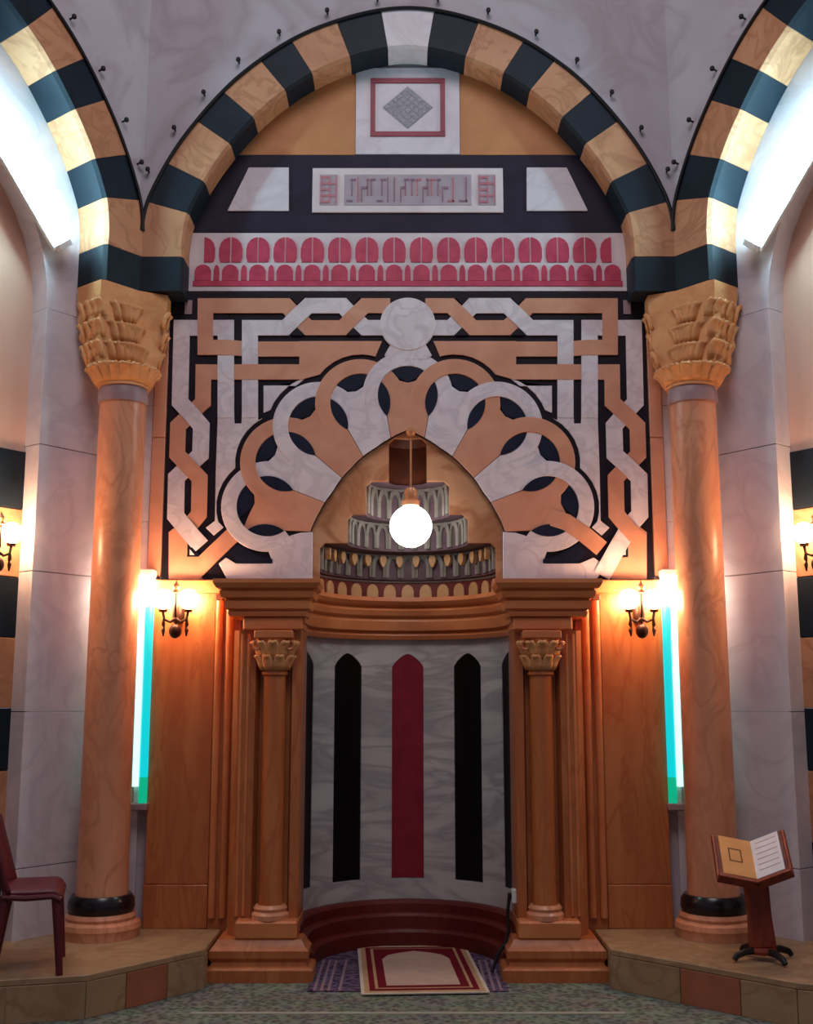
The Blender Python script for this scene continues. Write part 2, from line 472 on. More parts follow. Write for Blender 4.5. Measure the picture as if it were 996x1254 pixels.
# ------------------------------------------------------------------ side recess walls
T0, T1 = 0.0, 3.6
def side_recess(s, nm):
    fr0 = lambda t, w, z: (s * (CX + t * CA + w * SA), -t * SA + w * CA, z)
    wl = thing('wall_' + nm, fr0(1.0, 0.1, 0), 'slanting side wall of white marble with an arched recess of striped stone', kind='structure')
    ta, tb, zs = 0.486, 2.35, 3.62
    tc, rr = (ta + tb) / 2, (tb - ta) / 2
    def quad(name, t0, t1, z0, z1, w0, w1, mat, bevel=0.0):
        return extrude(name, [fr0(t0, w0, z0), fr0(t1, w0, z0), fr0(t1, w0, z1), fr0(t0, w0, z1)],
                       [fr0(t0, w1, z0), fr0(t1, w1, z0), fr0(t1, w1, z1), fr0(t0, w1, z1)], mat, wl, bevel)
    zz = [0.0, 0.55, 1.36, 2.12, 2.83, zs]
    for a, b in zip(zz, zz[1:]):
        quad('marble_slab', 0.0, ta, a + 0.002, b - 0.002, 0.0, 0.14, 'white_stone', 0.002)
        quad('marble_slab', tb, tb + 1.0, a + 0.002, b - 0.002, 0.0, 0.14, 'white_stone', 0.002)
    # arched head: wall above the recess opening
    n = 28
    arc = [(tc - rr * math.cos(math.pi * k / n), zs + rr * 1.1 * math.sin(math.pi * k / n)) for k in range(n + 1)]
    v, f = [], []
    line = [(0.0, zs)] + arc + [(tb + 1.0, zs)]
    m = len(line)
    for w in (0.0, 0.14):
        for t_, z_ in line: v.append(fr0(t_, w, z_))
        for t_, z_ in line: v.append(fr0(t_, w, ZT))
    for i in range(m - 1):
        for a in (0, 2 * m): f.append((a + i, a + i + 1, a + m + i + 1, a + m + i))
        f.append((i, i + 1, 2 * m + i + 1, 2 * m + i))
    mesh('arched_wall_head', v, f, 'white_stone', wl)
    # back of the recess: pink plaster over striped courses
    quad('pink_plaster_field', ta - 0.1, tb + 0.1, 2.80, ZT - 0.5, 0.14, 0.22, 'pink')
    z = 0.0
    courses = [(0.0, 0.32, 0), (0.32, 0.68, 1), (0.68, 1.05, 0), (1.05, 1.38, 1), (1.38, 1.76, 0), (1.76, 2.09, 1), (2.09, 2.47, 0), (2.47, 2.80, 1)]
    for z0, z1, d in courses:
        tt = [ta - 0.1] + [ta + 0.25 + 0.52 * k + (0.26 if d else 0) for k in range(4)] + [tb + 0.1]
        for a, b in zip(tt, tt[1:]):
            quad('course_stone', a + 0.0015, b - 0.0015, z0 + 0.002, z1 - 0.002, 0.125, 0.22, 'dark_v' if d else 'tan_v', 0.003)
    return fr0
FL = side_recess(-1, 'left')
FR_ = side_recess(1, 'right')

# ------------------------------------------------------------------ columns
def leaf_mesh():
    """one carved acanthus-like leaf, base at origin, standing up +z, facing -y"""
    rows = [(0.0, 0.030, 0.0), (0.035, 0.036, -0.012), (0.07, 0.032, -0.020), (0.095, 0.020, -0.034), (0.105, 0.004, -0.048)]
    v, f = [], []
    for z, w, y in rows:
        for q in (-1, -0.5, 0, 0.5, 1):
            v.append((q * w, y - 0.012 * (1 - q * q), z))
    for i in range(len(rows) - 1):
        for k in range(4):
            f.append((i * 5 + k, i * 5 + k + 1, i * 5 + 6 + k, i * 5 + 5 + k))
    bm = bmesh.new()
    vs = [bm.verts.new(p) for p in v]
    for q in f: bm.faces.new([vs[i] for i in q])
    bmesh.ops.recalc_face_normals(bm, faces=bm.faces)
    bmesh.ops.solidify(bm, geom=bm.faces[:], thickness=0.02)
    for q in bm.faces: q.smooth = True
    me = bpy.data.meshes.new('carved_leaf'); bm.to_mesh(me); bm.free()
    me.materials.append(M['capital'])
    return me
LEAF = leaf_mesh()

def make_column(s, label):
    cx, cy = s * 1.632, -0.235
    zb = 0.19
    t = thing('marble_column', (cx, cy, zb), label, 'column', 'tall columns either side of the prayer niche')
    lathe('base', [(0.0, 0), (0.205, 0), (0.205, 0.035), (0.212, 0.05), (0.205, 0.075), (0.18, 0.09), (0.185, 0.105), (0.175, 0.125), (0.0, 0.125)], (cx, cy, zb), 'column', t)
    lathe('black_ring', [(0.0, 0.125), (0.165, 0.125), (0.176, 0.15), (0.172, 0.19), (0.155, 0.215), (0.0, 0.215)], (cx, cy, zb), 'ring_black', t)
    lathe('shaft', [(0.0, 0.215), (0.138, 0.215), (0.135, 0.3), (0.133, 1.5), (0.129, 2.9), (0.0, 2.9)], (cx, cy, zb), 'column', t, 48)
    lathe('neck_ring', [(0.0, 2.9), (0.138, 2.9), (0.142, 2.93), (0.138, 2.97), (0.132, 3.0), (0.0, 3.0)], (cx, cy, zb), 'neck', t, 48)
    # capital: loft from a circle to the many-sided springer block
    A = (VX + 0.27 * CA, VY - 0.27 * SA)
    poly = [(1.425, -0.012), (1.42, VY - 0.02), (VX - 0.01, VY - 0.03), (A[0] - 0.01, A[1] - 0.01), (A[0] + 0.225 * SA, A[1] + 0.225 * CA), (1.80, -0.08), (1.745, -0.012)]
    poly = [(s * x, y) for x, y in poly]
    cc = (cx, cy)
    def hit(ang):
        d = (math.cos(ang), math.sin(ang)); best = 0.15
        for (x1, y1), (x2, y2) in zip(poly, poly[1:] + poly[:1]):
            ex, ey = x2 - x1, y2 - y1
            den = d[0] * ey - d[1] * ex
            if abs(den) < 1e-9: continue
            r_ = ((x1 - cc[0]) * ey - (y1 - cc[1]) * ex) / den
            q = ((x1 - cc[0]) * d[1] - (y1 - cc[1]) * d[0]) / den
            if r_ > 0 and -1e-6 <= q <= 1 + 1e-6: best = r_
        return best
    n, rows = 72, 12
    z0, z1 = zb + 2.99, 3.785
    v, f = [], []
    prof = [0.0, 0.10, 0.36, 0.56, 0.68, 0.74, 0.80, 0.86, 0.90, 0.94, 0.97, 1.0, 1.0]
    for j in range(rows + 1):
        q = j / rows
        for k in range(n):
            a = 2 * math.pi * k / n
            rc, rp = 0.145, hit(a)
            r_ = rc + (rp - rc) * prof[j]
            if 0 < j < rows - 1: r_ += 0.010 * math.sin(a * 14 + (j % 2) * math.pi) * math.sin(math.pi * q)
            v.append((cc[0] + r_ * math.cos(a), min(-0.005, cc[1] + r_ * math.sin(a)) if abs(cc[0] + r_ * math.cos(a)) < 1.75 else cc[1] + r_ * math.sin(a), z0 + (z1 - z0) * q))
    for j in range(rows):
        for k in range(n):
            f.append((j * n + k, j * n + (k + 1) % n, (j + 1) * n + (k + 1) % n, (j + 1) * n + k))
    f.append(tuple(range(n))); f.append(tuple(rows * n + k for k in range(n)))
    cap = mesh('capital', v, f, 'capital', t, smooth=True)
    for row, (q, cnt, sc) in enumerate(((0.05, 15, 0.95), (0.25, 19, 0.95), (0.45, 20, 0.95), (0.65, 21, 0.95))):
        for k in range(cnt):
            a = -math.pi / 2 + R(-140 + 280 * (k + 0.5 * (row % 2)) / (cnt - 0.5))
            idx = q * 12; j = int(idx)
            pf = prof[j] + (prof[min(12, j + 1)] - prof[j]) * (idx - j)
            r_ = 0.152 + (hit(a) - 0.152) * pf - (0.026 if row == 0 else 0.034)
            x, y = cc[0] + r_ * math.cos(a), cc[1] + r_ * math.sin(a)
            if y > -0.05: continue
            o = link('carved_leaf', LEAF, None, cap, (x, y, z0 + (z1 - z0) * q))
            o.rotation_euler = (-0.02 if row else 0.25, 0, a + math.pi / 2)
            o.scale = (sc, sc, sc)
    return t
make_column(-1, 'rose honey marble column with carved capital beside the wine red chair')
make_column(1, 'rose honey marble column with carved capital behind the wooden book stand')

# ------------------------------------------------------------------ tympanum
def K(px, py, y=0.0):
    """survey units of the niche wall drawing -> metres on the wall plane"""
    b = -(py - 627) / FPX
    c, s_ = math.cos(PITCH), math.sin(PITCH)
    t = 6.5 / (c - b * s_)
    return ((px - 499.5) / FPX * t, 1.42 + (s_ + b * c) * t)
def KP(pts): return [K(*p) for p in pts]

tp = thing('tympanum_field', (0, 0.0, 4.75), 'plain orange stone field under the middle arch around the diamond panel', 'stone field')
inner_arch = [ext_in(TOT * k / 60, AW - 0.02) for k in range(61)]
def clip_poly(zlo, zhi, xlo=-9, xhi=9):
    """part of the arch opening between two heights"""
    L_, R_ = [], []
    for p in inner_arch:
        if zlo < p.y < zhi and p.x < 0: L_.append((max(p.x, xlo), p.y))
        if zlo < p.y < zhi and p.x > 0: R_.append((min(p.x, xhi), p.y))
    def xa(z):
        prev = inner_arch[0]
        for p in inner_arch:
            if p.y >= z:
                t = (z - prev.y) / max(1e-6, p.y - prev.y)
                return prev.x + (p.x - prev.x) * t
            prev = p
        return 0.0
    xl, xh = xa(zlo), xa(zhi)
    return xl, xh, L_, R_
xl, xh, Lp, Rp = clip_poly(4.745, 5.34)
zt_top = 5.345
for s in (-1, 1):
    poly = [(s * 0.325, 4.745), (s * -xl, 4.745)] + [(s * -x, z) for x, z in Lp if x < -0.325] + [(s * 0.325, max(z for x, z in Lp if x < -0.3))]
    prism_xz('orange_stone_block', poly, 0.0, 0.02, 'tymp', tp, bevel=0.0)
dp = thing('diamond_panel', (0, 0, 4.745), 'white stone panel with dark red square frame and grey diamond under the keystone', 'wall panel')
top = [(x, z) for x, z in Lp if x > -0.325] + [(x, z) for x, z in Rp if x < 0.325]
prism_xz('white_slab', [(-0.322, 4.747)] + [(-0.322, min(z for x, z in top))] + top + [(0.322, min(z for x, z in top)), (0.322, 4.747)], -0.006, 0.02, 'white_stone', dp)
fa, fb = K(453, 168), K(547, 97)
fx, fz0, fz1 = 0.232, fa[1], fb[1]
for (x0, x1, z0, z1) in ((-fx, fx, fz0, fz0 + 0.032), (-fx, fx, fz1 - 0.032, fz1), (-fx, -fx + 0.03, fz0 + 0.033, fz1 - 0.033), (fx - 0.03, fx, fz0 + 0.033, fz1 - 0.033)):
    box('red_frame_bar', x0, x1, -0.014, -0.006, z0, z1, 'dark_red', dp, bevel=0.001)
zc = (fz0 + fz1) / 2
dm = prism_xz('grey_diamond', [(-0.155, zc), (0, zc - 0.14), (0.155, zc), (0, zc + 0.14)], -0.012, -0.006, 'insc_grey', dp)
for i in range(6):
    for j in range(6):
        a, b = (i - 2.5) / 6, (j - 2.5) / 6
        x, z = (a - b) * 0.155, zc + (a + b) * 0.14
        q = 0.42 / 6
        prism_xz('mosaic_tile', [(x - 0.155 * q * 2, z), (x, z - 0.14 * q * 2), (x + 0.155 * q * 2, z), (x, z + 0.14 * q * 2)], -0.0145, -0.012, 'diamond', dm)

# dark band with inscription
bd = thing('inscription_band', (0, 0, 4.245), 'dark slate band holding a pale inscription panel and two white corner slabs', 'wall band')
xl2, xh2, Lp2, Rp2 = clip_poly(4.235, 4.742)
prism_xz('slate_ground', [(xl2, 4.235)] + Lp2 + [(xh2, 4.742), (-xh2, 4.742)] + Rp2 + [(-xl2, 4.235)], 0.0, 0.02, 'band_dark', bd)
for s in (-1, 1):
    pts = [(305, 206), (354, 206), (354, 259), (279, 259)]
    pl = KP(pts)
    if s == 1: pl = [(-x, z) for x, z in pl]
    prism_xz('white_corner_slab', pl, -0.012, 0.0, 'white_stone', bd, bevel=0.002)
a, b = K(378, 261), K(623, 207)
ix, iz0, iz1 = 0.585, a[1], b[1]
ip = box('inscription_panel', -ix, ix, -0.014, 0.0, iz0, iz1, 'frieze_white', bd, bevel=0.002)
gz0, gz1 = iz0 + 0.045, iz1 - 0.045
box('grey_ground', -0.39, 0.39, -0.018, -0.0141, gz0, gz1, 'insc_grey', ip)
# square lettering built as fine raised bars (the words cannot be made out)
rr = random.Random(3)
hh = gz1 - gz0
x = -0.375
while x < 0.37:
    w = rr.choice((0.018, 0.026, 0.034))
    kind = rr.randrange(4)
    m_ = 'insc_line' if rr.random() < 0.75 else 'insc_red'
    if kind == 0: box('letter_stroke', x, x + 0.009, -0.022, -0.018, gz0 + 0.02, gz1 - 0.02, m_, ip)
    elif kind == 1: box('letter_stroke', x, min(0.38, x + w + 0.02), -0.022, -0.018, gz0 + 0.02, gz0 + 0.031, m_, ip)
    elif kind == 2:
        box('letter_stroke', x, x + 0.009, -0.022, -0.018, gz0 + 0.02, gz0 + hh * 0.6, m_, ip)
        box('letter_stroke', x + 0.010, min(0.38, x + w + 0.014), -0.022, -0.018, gz0 + hh * 0.52, gz0 + hh * 0.6, m_, ip)
    else:
        box('letter_stroke', x, min(0.38, x + w), -0.022, -0.018, gz1 - 0.04, gz1 - 0.028, m_, ip)
        box('letter_stroke', x + 0.004, x + 0.013, -0.022, -0.018, gz0 + hh * 0.3, gz1 - 0.042, m_, ip)
    x += w + 0.006
for s in (-1, 1):
    cxx = s * 0.485
    box('end_ground', cxx - 0.055, cxx + 0.055, -0.018, -0.0141, gz0, gz1, 'insc_grey', ip)
    for k in range(5):
        zz = gz0 + hh * (k + 0.5) / 5
        box('end_fret', cxx - 0.05, cxx + (0.05 if k % 2 else 0.0), -0.022, -0.018, zz - 0.007, zz + 0.007, 'insc_red', ip)
    for xx in (-0.048, 0.0, 0.042):
        box('end_fret', cxx + xx, cxx + xx + 0.008, -0.0235, -0.0222, gz0 + 0.01, gz1 - 0.01, 'insc_red', ip)

# red and white arcade frieze
frz = thing('arcade_frieze', (0, 0, 3.86), 'white marble frieze inlaid with two rows of small red arches', 'frieze')
z_b, z_t = 3.862, 4.232
prism_xz('white_ground', [(-1.335, z_b), (1.335, z_b), (1.325, z_t), (-1.325, z_t)], -0.004, 0.02, 'frieze_white', frz)
def local_mesh(name, poly, y0, y1, mat):
    bm = bmesh.new()
    a_ = [bm.verts.new((x, y0, z)) for x, z in poly]; b_ = [bm.verts.new((x, y1, z)) for x, z in poly]
    bm.faces.new(a_); bm.faces.new(b_[::-1])
    n = len(poly)
    for i in range(n): bm.faces.new((a_[i], a_[(i + 1) % n], b_[(i + 1) % n], b_[i]))
    bmesh.ops.recalc_face_normals(bm, faces=bm.faces)
    me = bpy.data.meshes.new(name); bm.to_mesh(me); bm.free(); me.materials.append(M[mat])
    return me
h1 = 0.158
lobeL = [(-0.004, 0), (-0.062, 0), (-0.071, 0.03), (-0.071, 0.085), (-0.062, 0.12), (-0.042, 0.145), (-0.014, h1), (-0.004, h1)]
meL = local_mesh('red_half_arch', lobeL, -0.010, -0.004, 'red')
meR = local_mesh('red_half_arch', [(-x, z) for x, z in lobeL], -0.010, -0.004, 'red')
def arch_poly(w, h): return [(-w, 0), (w, 0), (w, h * 0.6), (w * 0.75, h * 0.85), (w * 0.35, h * 0.97), (0, h), (-w * 0.35, h * 0.97), (-w * 0.75, h * 0.85), (-w, h * 0.6)]
meW = local_mesh('red_arch', arch_poly(0.05, 0.102), -0.010, -0.004, 'red')
meN = local_mesh('red_slot', arch_poly(0.018, 0.10), -0.010, -0.004, 'red')
stp = 0.1655
for k in range(16):
    x = (k - 7.5) * stp
    if k != 15 : link('red_half_arch', meR, None, frz, (x, 0, z_b + 0.182))
    if k != 0: link('red_half_arch', meL, None, frz, (x, 0, z_b + 0.182))
    link('red_arch', meW, None, frz, (x, 0, z_b + 0.064))
    if k < 15: link('red_slot', meN, None, frz, (x + stp / 2, 0, z_b + 0.064))
box('red_baseline', -1.30, 1.30, -0.010, -0.004, z_b + 0.030, z_b + 0.062, 'red', frz)

# ------------------------------------------------------------------ interlace panel
pn = thing('interlace_panel', (0, 0, 2.112), 'large black panel of interlaced white and peach stone straps around the niche hood', 'wall panel')
FX, FZ = 0.0, 2.373
PXM = 0.00488
RC, RO, RI = 172 * PXM, 55 * PXM, 36.5 * PXM
DEL = 19.6
def pol(th, r): return (FX + r * math.sin(R(th)), FZ + r * math.cos(R(th)))
RIN = [(0, 128), (10, 120), (20, 113), (40, 106), (60, 104), (75, 109), (90, 117)]
def rin(th):
    th = abs(th)
    for (a0, r0), (a1, r1) in zip(RIN, RIN[1:]):
        if a0 <= th <= a1: return (r0 + (r1 - r0) * (th - a0) / (a1 - a0)) * PXM
    return 117 * PXM
XO = 117 * PXM                                  # half width of the hood opening
PW, PZ0, PZ1 = 1.428, 2.112, 3.852
for s in (-1, 1):
    poly = [(0.0, PZ1), (s * PW, PZ1), (s * PW, PZ0), (s * XO, PZ0)] + [(s * abs(pol(a, rin(a))[0]), pol(a, rin(a))[1]) for a in range(90, -1, -6)]
    prism_xz('black_ground', poly, 0.0, 0.03, 'black', pn)

def outline_r(th, extra):
    best = 0
    for i in range(-5, 6):
        d = R(th - i * DEL); rad = RO + extra
        q = rad * rad - (RC * math.sin(d)) ** 2
        if q >= 0: best = max(best, RC * math.cos(d) + math.sqrt(q))
    return best
def piece(name, poly, h, mat, bev=0.0025):
    return prism_xz(name, poly, -h, 0.0, mat, pn, bevel=bev)

WH, PE = 'strap_white', 'strap_peach'
# petals
for i in range(-4, 5):
    th = i * DEL
    a0, a1 = th - DEL / 2 + 0.12, th + DEL / 2 - 0.12
    n = 6
    inn = [pol(a0 + (a1 - a0) * k / n, rin(a0 + (a1 - a0) * k / n) + 0.002) for k in range(n + 1)]
    out = [pol(a1 + (a0 - a1) * k / n, 0.915 + 0.045 * abs(2 * k / n - 1)) for k in range(n + 1)]
    piece('petal', inn + out, 0.008, PE if i % 2 == 0 else WH)
# rings
def ring_piece(i):
    th = i * DEL
    c = pol(th, RC)
    er = (math.sin(R(th)), math.cos(R(th))); et = (math.cos(R(th)), -math.sin(R(th)))
    v, f = [], []
    n = 44
    lo, hi = -128, 128
    if i == -4: lo, hi = -138, 128
    if i == 4: lo, hi = -128, 138
    for k in range(n + 1):
        ph = R(lo + (hi - lo) * k / n)
        h = 0.0145 - 0.0045 * math.sin(ph)
        tp_ = max(0.0, min(1.0, (abs(math.degrees(ph)) - 78) / 34))
        h = h * (1 - tp_) + 0.0083 * tp_
        for rad, y in ((RI, 0.0), (RI, -h + 0.002), (RI + 0.003, -h), (RO - 0.003, -h), (RO, -h + 0.002), (RO, 0.0)):
            a, b = rad * math.cos(ph), rad * math.sin(ph)
            v.append((c[0] + er[0] * a + et[0] * b, y, c[1] + er[1] * a + et[1] * b))
    for k in range(n):
        for j in range(6):
            j2 = (j + 1) % 6
            f.append((k * 6 + j, k * 6 + j2, (k + 1) * 6 + j2, (k + 1) * 6 + j))
    f.append(tuple(range(6))); f.append(tuple(n * 6 + j for j in range(6)))
    mesh('ring_strap', v, f, WH if i % 2 == 0 else PE, pn)
for i in range(-4, 5): ring_piece(i)
# dark leaves between neighbouring rings
for i in range(-5, 5):
    th = (i + 0.5) * DEL
    hd = RC * math.sin(R(DEL / 2)); cr = RC * math.cos(R(DEL / 2))
    hl = math.sqrt(RI * RI - hd * hd)
    poly = []
    for k in range(17):
        y = -hl + 2 * hl * k / 16; poly.append((math.sqrt(max(0, RI * RI - y * y)) - hd, y))
    for k in range(1, 16):
        y = hl - 2 * hl * k / 16; poly.append((-(math.sqrt(max(0, RI * RI - y * y)) - hd), y))
    er = (math.sin(R(th)), math.cos(R(th))); et = (math.cos(R(th)), -math.sin(R(th)))
    piece('dark_leaf', [(FX + er[0] * (cr + y) + et[0] * x, FZ + er[1] * (cr + y) + et[1] * x) for x, y in poly], 0.0112, 'leaf_black', 0.0)
# dark wedges inside each ring
for i in range(-4, 5):
    th = i * DEL
    top = [pol(th + d, RC * math.cos(R(d)) + math.sqrt(max(0, RI ** 2 - (RC * math.sin(R(d))) ** 2)) - 0.002) for d in (-6, -3, 0, 3, 6)]
    piece('dark_wedge', top + [pol(th + 3.2, 0.945), pol(th, 0.917), pol(th - 3.2, 0.945)], 0.0088, 'leaf_black', 0.0)

def strap(path, width, mat, hs, name='strap'):
    """flat strap along a drawn path; hs = height at each path point"""
    P = [Vector(K(*p)) for p in path]
    wv = width * 0.00488 / 2
    v, f = [], []
    n = len(P)
    for i in range(n):
        d1 = (P[i] - P[i - 1]).normalized() if i else None
        d2 = (P[i + 1] - P[i]).normalized() if i < n - 1 else None
        d1 = d1 or d2; d2 = d2 or d1
        n1 = Vector((-d1.y, d1.x)); n2 = Vector((-d2.y, d2.x))
        mi = (n1 + n2).normalized(); mi = mi / max(0.5, mi.dot(n1))
        h = hs[i] if isinstance(hs, (list, tuple)) else hs
        a, b = P[i] + mi * wv, P[i] - mi * wv
        v += [(a.x, 0.0, a.y), (a.x, -h, a.y), (b.x, -h, b.y), (b.x, 0.0, b.y)]
    for i in range(n - 1):
        for j in range(4):
            j2 = (j + 1) % 4
            f.append((i * 4 + j, i * 4 + j2, i * 4 + 4 + j2, i * 4 + 4 + j))
    f.append((0, 1, 2, 3)); f.append(tuple((n - 1) * 4 + j for j in range(4)))
    return mesh(name, v, f, mat, pn)
def mir(pts): return [(999 - x, y) for x, y in pts]

LO, MI_, HI = 0.009, 0.0125, 0.016
def corner_straps(s):
    g = (lambda p: p) if s < 0 else mir
    # second white strap: vertical, along the top, into the medallion
    strap(g([(306.5, 512), (306.5, 470), (306.5, 456), (306.5, 440), (306.5, 427), (306.5, 402), (350, 402), (364, 388.5), (378, 375), (420, 375), (433, 388.5), (447, 402), (476, 402)]), 19.5, WH,
          [MI_, MI_, LO, MI_, HI, MI_, MI_, HI, MI_, MI_, LO, MI_, MI_])
    # peach strap: fret corner, along the top, into the medallion
    strap(g([(372, 428), (320, 428), (306.5, 428), (292, 427), (277, 426), (252, 426), (252, 402), (252, 375), (351, 375), (364, 388.5), (378, 402), (420, 402), (433, 388.5), (447, 375), (478, 375)]), 19, PE,
          [MI_, MI_, LO, MI_, HI, MI_, HI, MI_, MI_, LO, MI_, MI_, HI, MI_, MI_])
    # first white strap: long vertical, corner, down the outer edge and into the braid
    if s < 0:
        strap([(277, 512), (277, 470), (277, 456), (277, 440), (277, 426), (277, 402), (252, 402), (223, 402), (221, 493), (234, 507), (247, 522), (246, 557), (231, 571), (216.5, 585), (215.5, 632), (232, 652), (247, 669)], 20, WH,
              [MI_, MI_, HI, MI_, LO, MI_, LO, MI_, MI_, HI, MI_, MI_, LO, MI_, MI_, HI, MI_])
        strap([(372, 456), (320, 456), (306.5, 456), (292, 456), (277, 456), (249.5, 456), (249, 493), (234, 507), (218.5, 522), (217.5, 557), (231, 571), (245, 586), (244, 630), (231, 646), (217, 660)], 19, PE,
              [MI_, MI_, HI, MI_, LO, MI_, MI_, LO, MI_, MI_, HI, MI_, MI_, LO, LO])
    else:
        strap(mir([(277, 512), (277, 470), (277, 456), (277, 440), (277, 426), (277, 402), (252, 402), (223, 402), (221, 493), (234, 507), (247, 522), (246, 557), (231, 571), (216.5, 585), (215.5, 630), (226, 642), (233, 650)]), 20, WH,
              [MI_, MI_, HI, MI_, LO, MI_, LO, MI_, MI_, LO, MI_, MI_, HI, MI_, MI_, LO, LO])
        strap(mir([(372, 456), (320, 456), (306.5, 456), (292, 456), (277, 456), (249.5, 456), (249, 493), (234, 507), (218.5, 522), (217.5, 557), (231, 571), (245, 586), (244, 630), (231, 646), (217, 662)]), 19, PE,
              [MI_, MI_, HI, MI_, LO, MI_, MI_, HI, MI_, MI_, LO, MI_, MI_, HI, MI_])
    # peach field piece that tapers to the medallion
    q = [K(*p) for p in ((367, 418.5), (468, 418.5))]
    arc = [pol(-a, outline_r(a, 0.03)) for a in (10.2, 12, 14, 17, 20, 23, 26, 28.5)]
    poly = q + arc + [K(367, 466)]
    if s > 0: poly = [(-x, z) for x, z in poly]
    piece('field_piece', poly, MI_ + 0.0008, PE, 0.0)
    # small white field piece above the second lobe
    arc = [pol(-a, outline_r(a, 0.032)) for a in (33.5, 36, 39, 42, 45, 47.5)]
    poly = [K(323, 472.5), K(362, 472.5)] + arc[0:] + [K(323, 506)]
    if s > 0: poly = [(-x, z) for x, z in poly]
    piece('field_piece', poly, LO, WH)
    # long white field piece narrowing to a point
    arc = [pol(-a, outline_r(a, 0.03)) for a in (51, 54, 57, 60, 63, 66, 68.6, 71, 74, 77, 80, 83, 86)]
    poly = [K(267, 508), K(287, 508), K(287.5, 519), K(296, 519), K(296.5, 508), K(316, 508), K(316.5, 515)] + arc + [K(274, 646), K(262, 656), K(252.5, 646.5), K(263.5, 638), K(264.5, 580)]
    if s > 0: poly = [(-x, z) for x, z in poly]
    piece('field_piece', poly, LO, WH)
    # pale base pieces beside the hood
    poly = KP([(268, 690), (277, 683), (289, 690), (334, 690), (328, 672), (345, 664), (356, 656), (368, 652.5), (383, 651.5), (383, 709), (278, 709)] if s < 0 else [(257, 693), (272, 683), (289, 690), (334, 690), (328, 672), (345, 664), (356, 656), (368, 652.5), (383, 651.5), (383, 709), (268, 709)])
    if s > 0: poly = [(-x, z) for x, z in poly]
    piece('base_piece', poly, 0.008, WH)
    poly = KP([(281, 675), (293, 667), (316, 681), (334, 685), (334, 689.5), (290, 689)])
    if s > 0: poly = [(-x, z) for x, z in poly]
    piece('dark_wedge', poly, 0.0125, 'leaf_black', 0.0)
    # slanting band across the bottom corner and the corner block
    if s < 0:
        strap([(234, 706), (260, 680), (286, 655)], 19.5, PE, [MI_, HI, MI_], 'corner_band')
    else:
        strap(mir([(262, 705), (247, 678), (232, 652)]), 20, WH, [MI_, HI, MI_], 'corner_band')
        strap(mir([(330, 632), (305, 640), (283, 655), (262, 672)]), 20, PE, [LO, HI, HI, LO], 'corner_band')
    poly = KP([(207, 652), (216, 645), (231, 664), (229, 682), (245, 682), (240, 698), (249, 709.5), (207, 709.5)] if s < 0 else
              [(207, 652), (216, 645), (226, 650), (236, 668), (229, 682), (247, 684), (256, 700), (249, 709.5), (207, 709.5)])
    if s > 0: poly = [(-x, z) for x, z in poly]
    piece('corner_block', poly, LO - 0.0015, PE, 0.0)
    poly = KP([(230, 664), (246, 682), (230, 682)])
    if s > 0: poly = [(-x, z) for x, z in poly]
    piece('dark_wedge', poly, 0.0135, 'leaf_black', 0.0)
    poly = KP([(233, 673), (239, 680), (233, 680)])
    if s > 0: poly = [(-x, z) for x, z in poly]
    piece('small_white_triangle', poly, 0.0145, WH, 0.0)
    box('corner_chip', *( (s * 1.345, s * 1.30) ), -0.006, 0.0, K(0, 385)[1], K(0, 368)[1], 'neck', pn)
corner_straps(-1)
corner_straps(1)
mc = K(500, 398)
disc = [(0.166 * math.cos(2 * math.pi * k / 40), mc[1] + 0.166 * math.sin(2 * math.pi * k / 40)) for k in range(40)]
piece('medallion', disc, 0.021, WH, 0.004)
piece('medallion_neck', KP([(480, 420), (520, 420), (529, 436), (522, 441), (478, 441), (471, 436)]), 0.0155, WH, 0.002)
for s in (-1, 1):
    for cxp in (364.5, 433):
        for yy, d in ((365, 1), (411.5, -1)):
            pts = [(cxp - 8, yy), (cxp + 8, yy), (cxp, yy + d * 9)]
            if s > 0: pts = mir(pts)
            piece('dark_wedge', KP(pts), 0.0168, 'black', 0.0)

# ------------------------------------------------------------------ niche hood
hd = thing('niche_hood', (0, 0.06, 2.1), 'stepped half dome of grey and mauve carved tiers above the prayer niche', 'niche hood')
HY = 0.07
TI = [(0.555, 2.03, 2.17), (0.515, 2.17, 2.33), (0.355, 2.33, 2.50), (0.245, 2.50, 2.70), (0.112, 2.70, 2.96)]
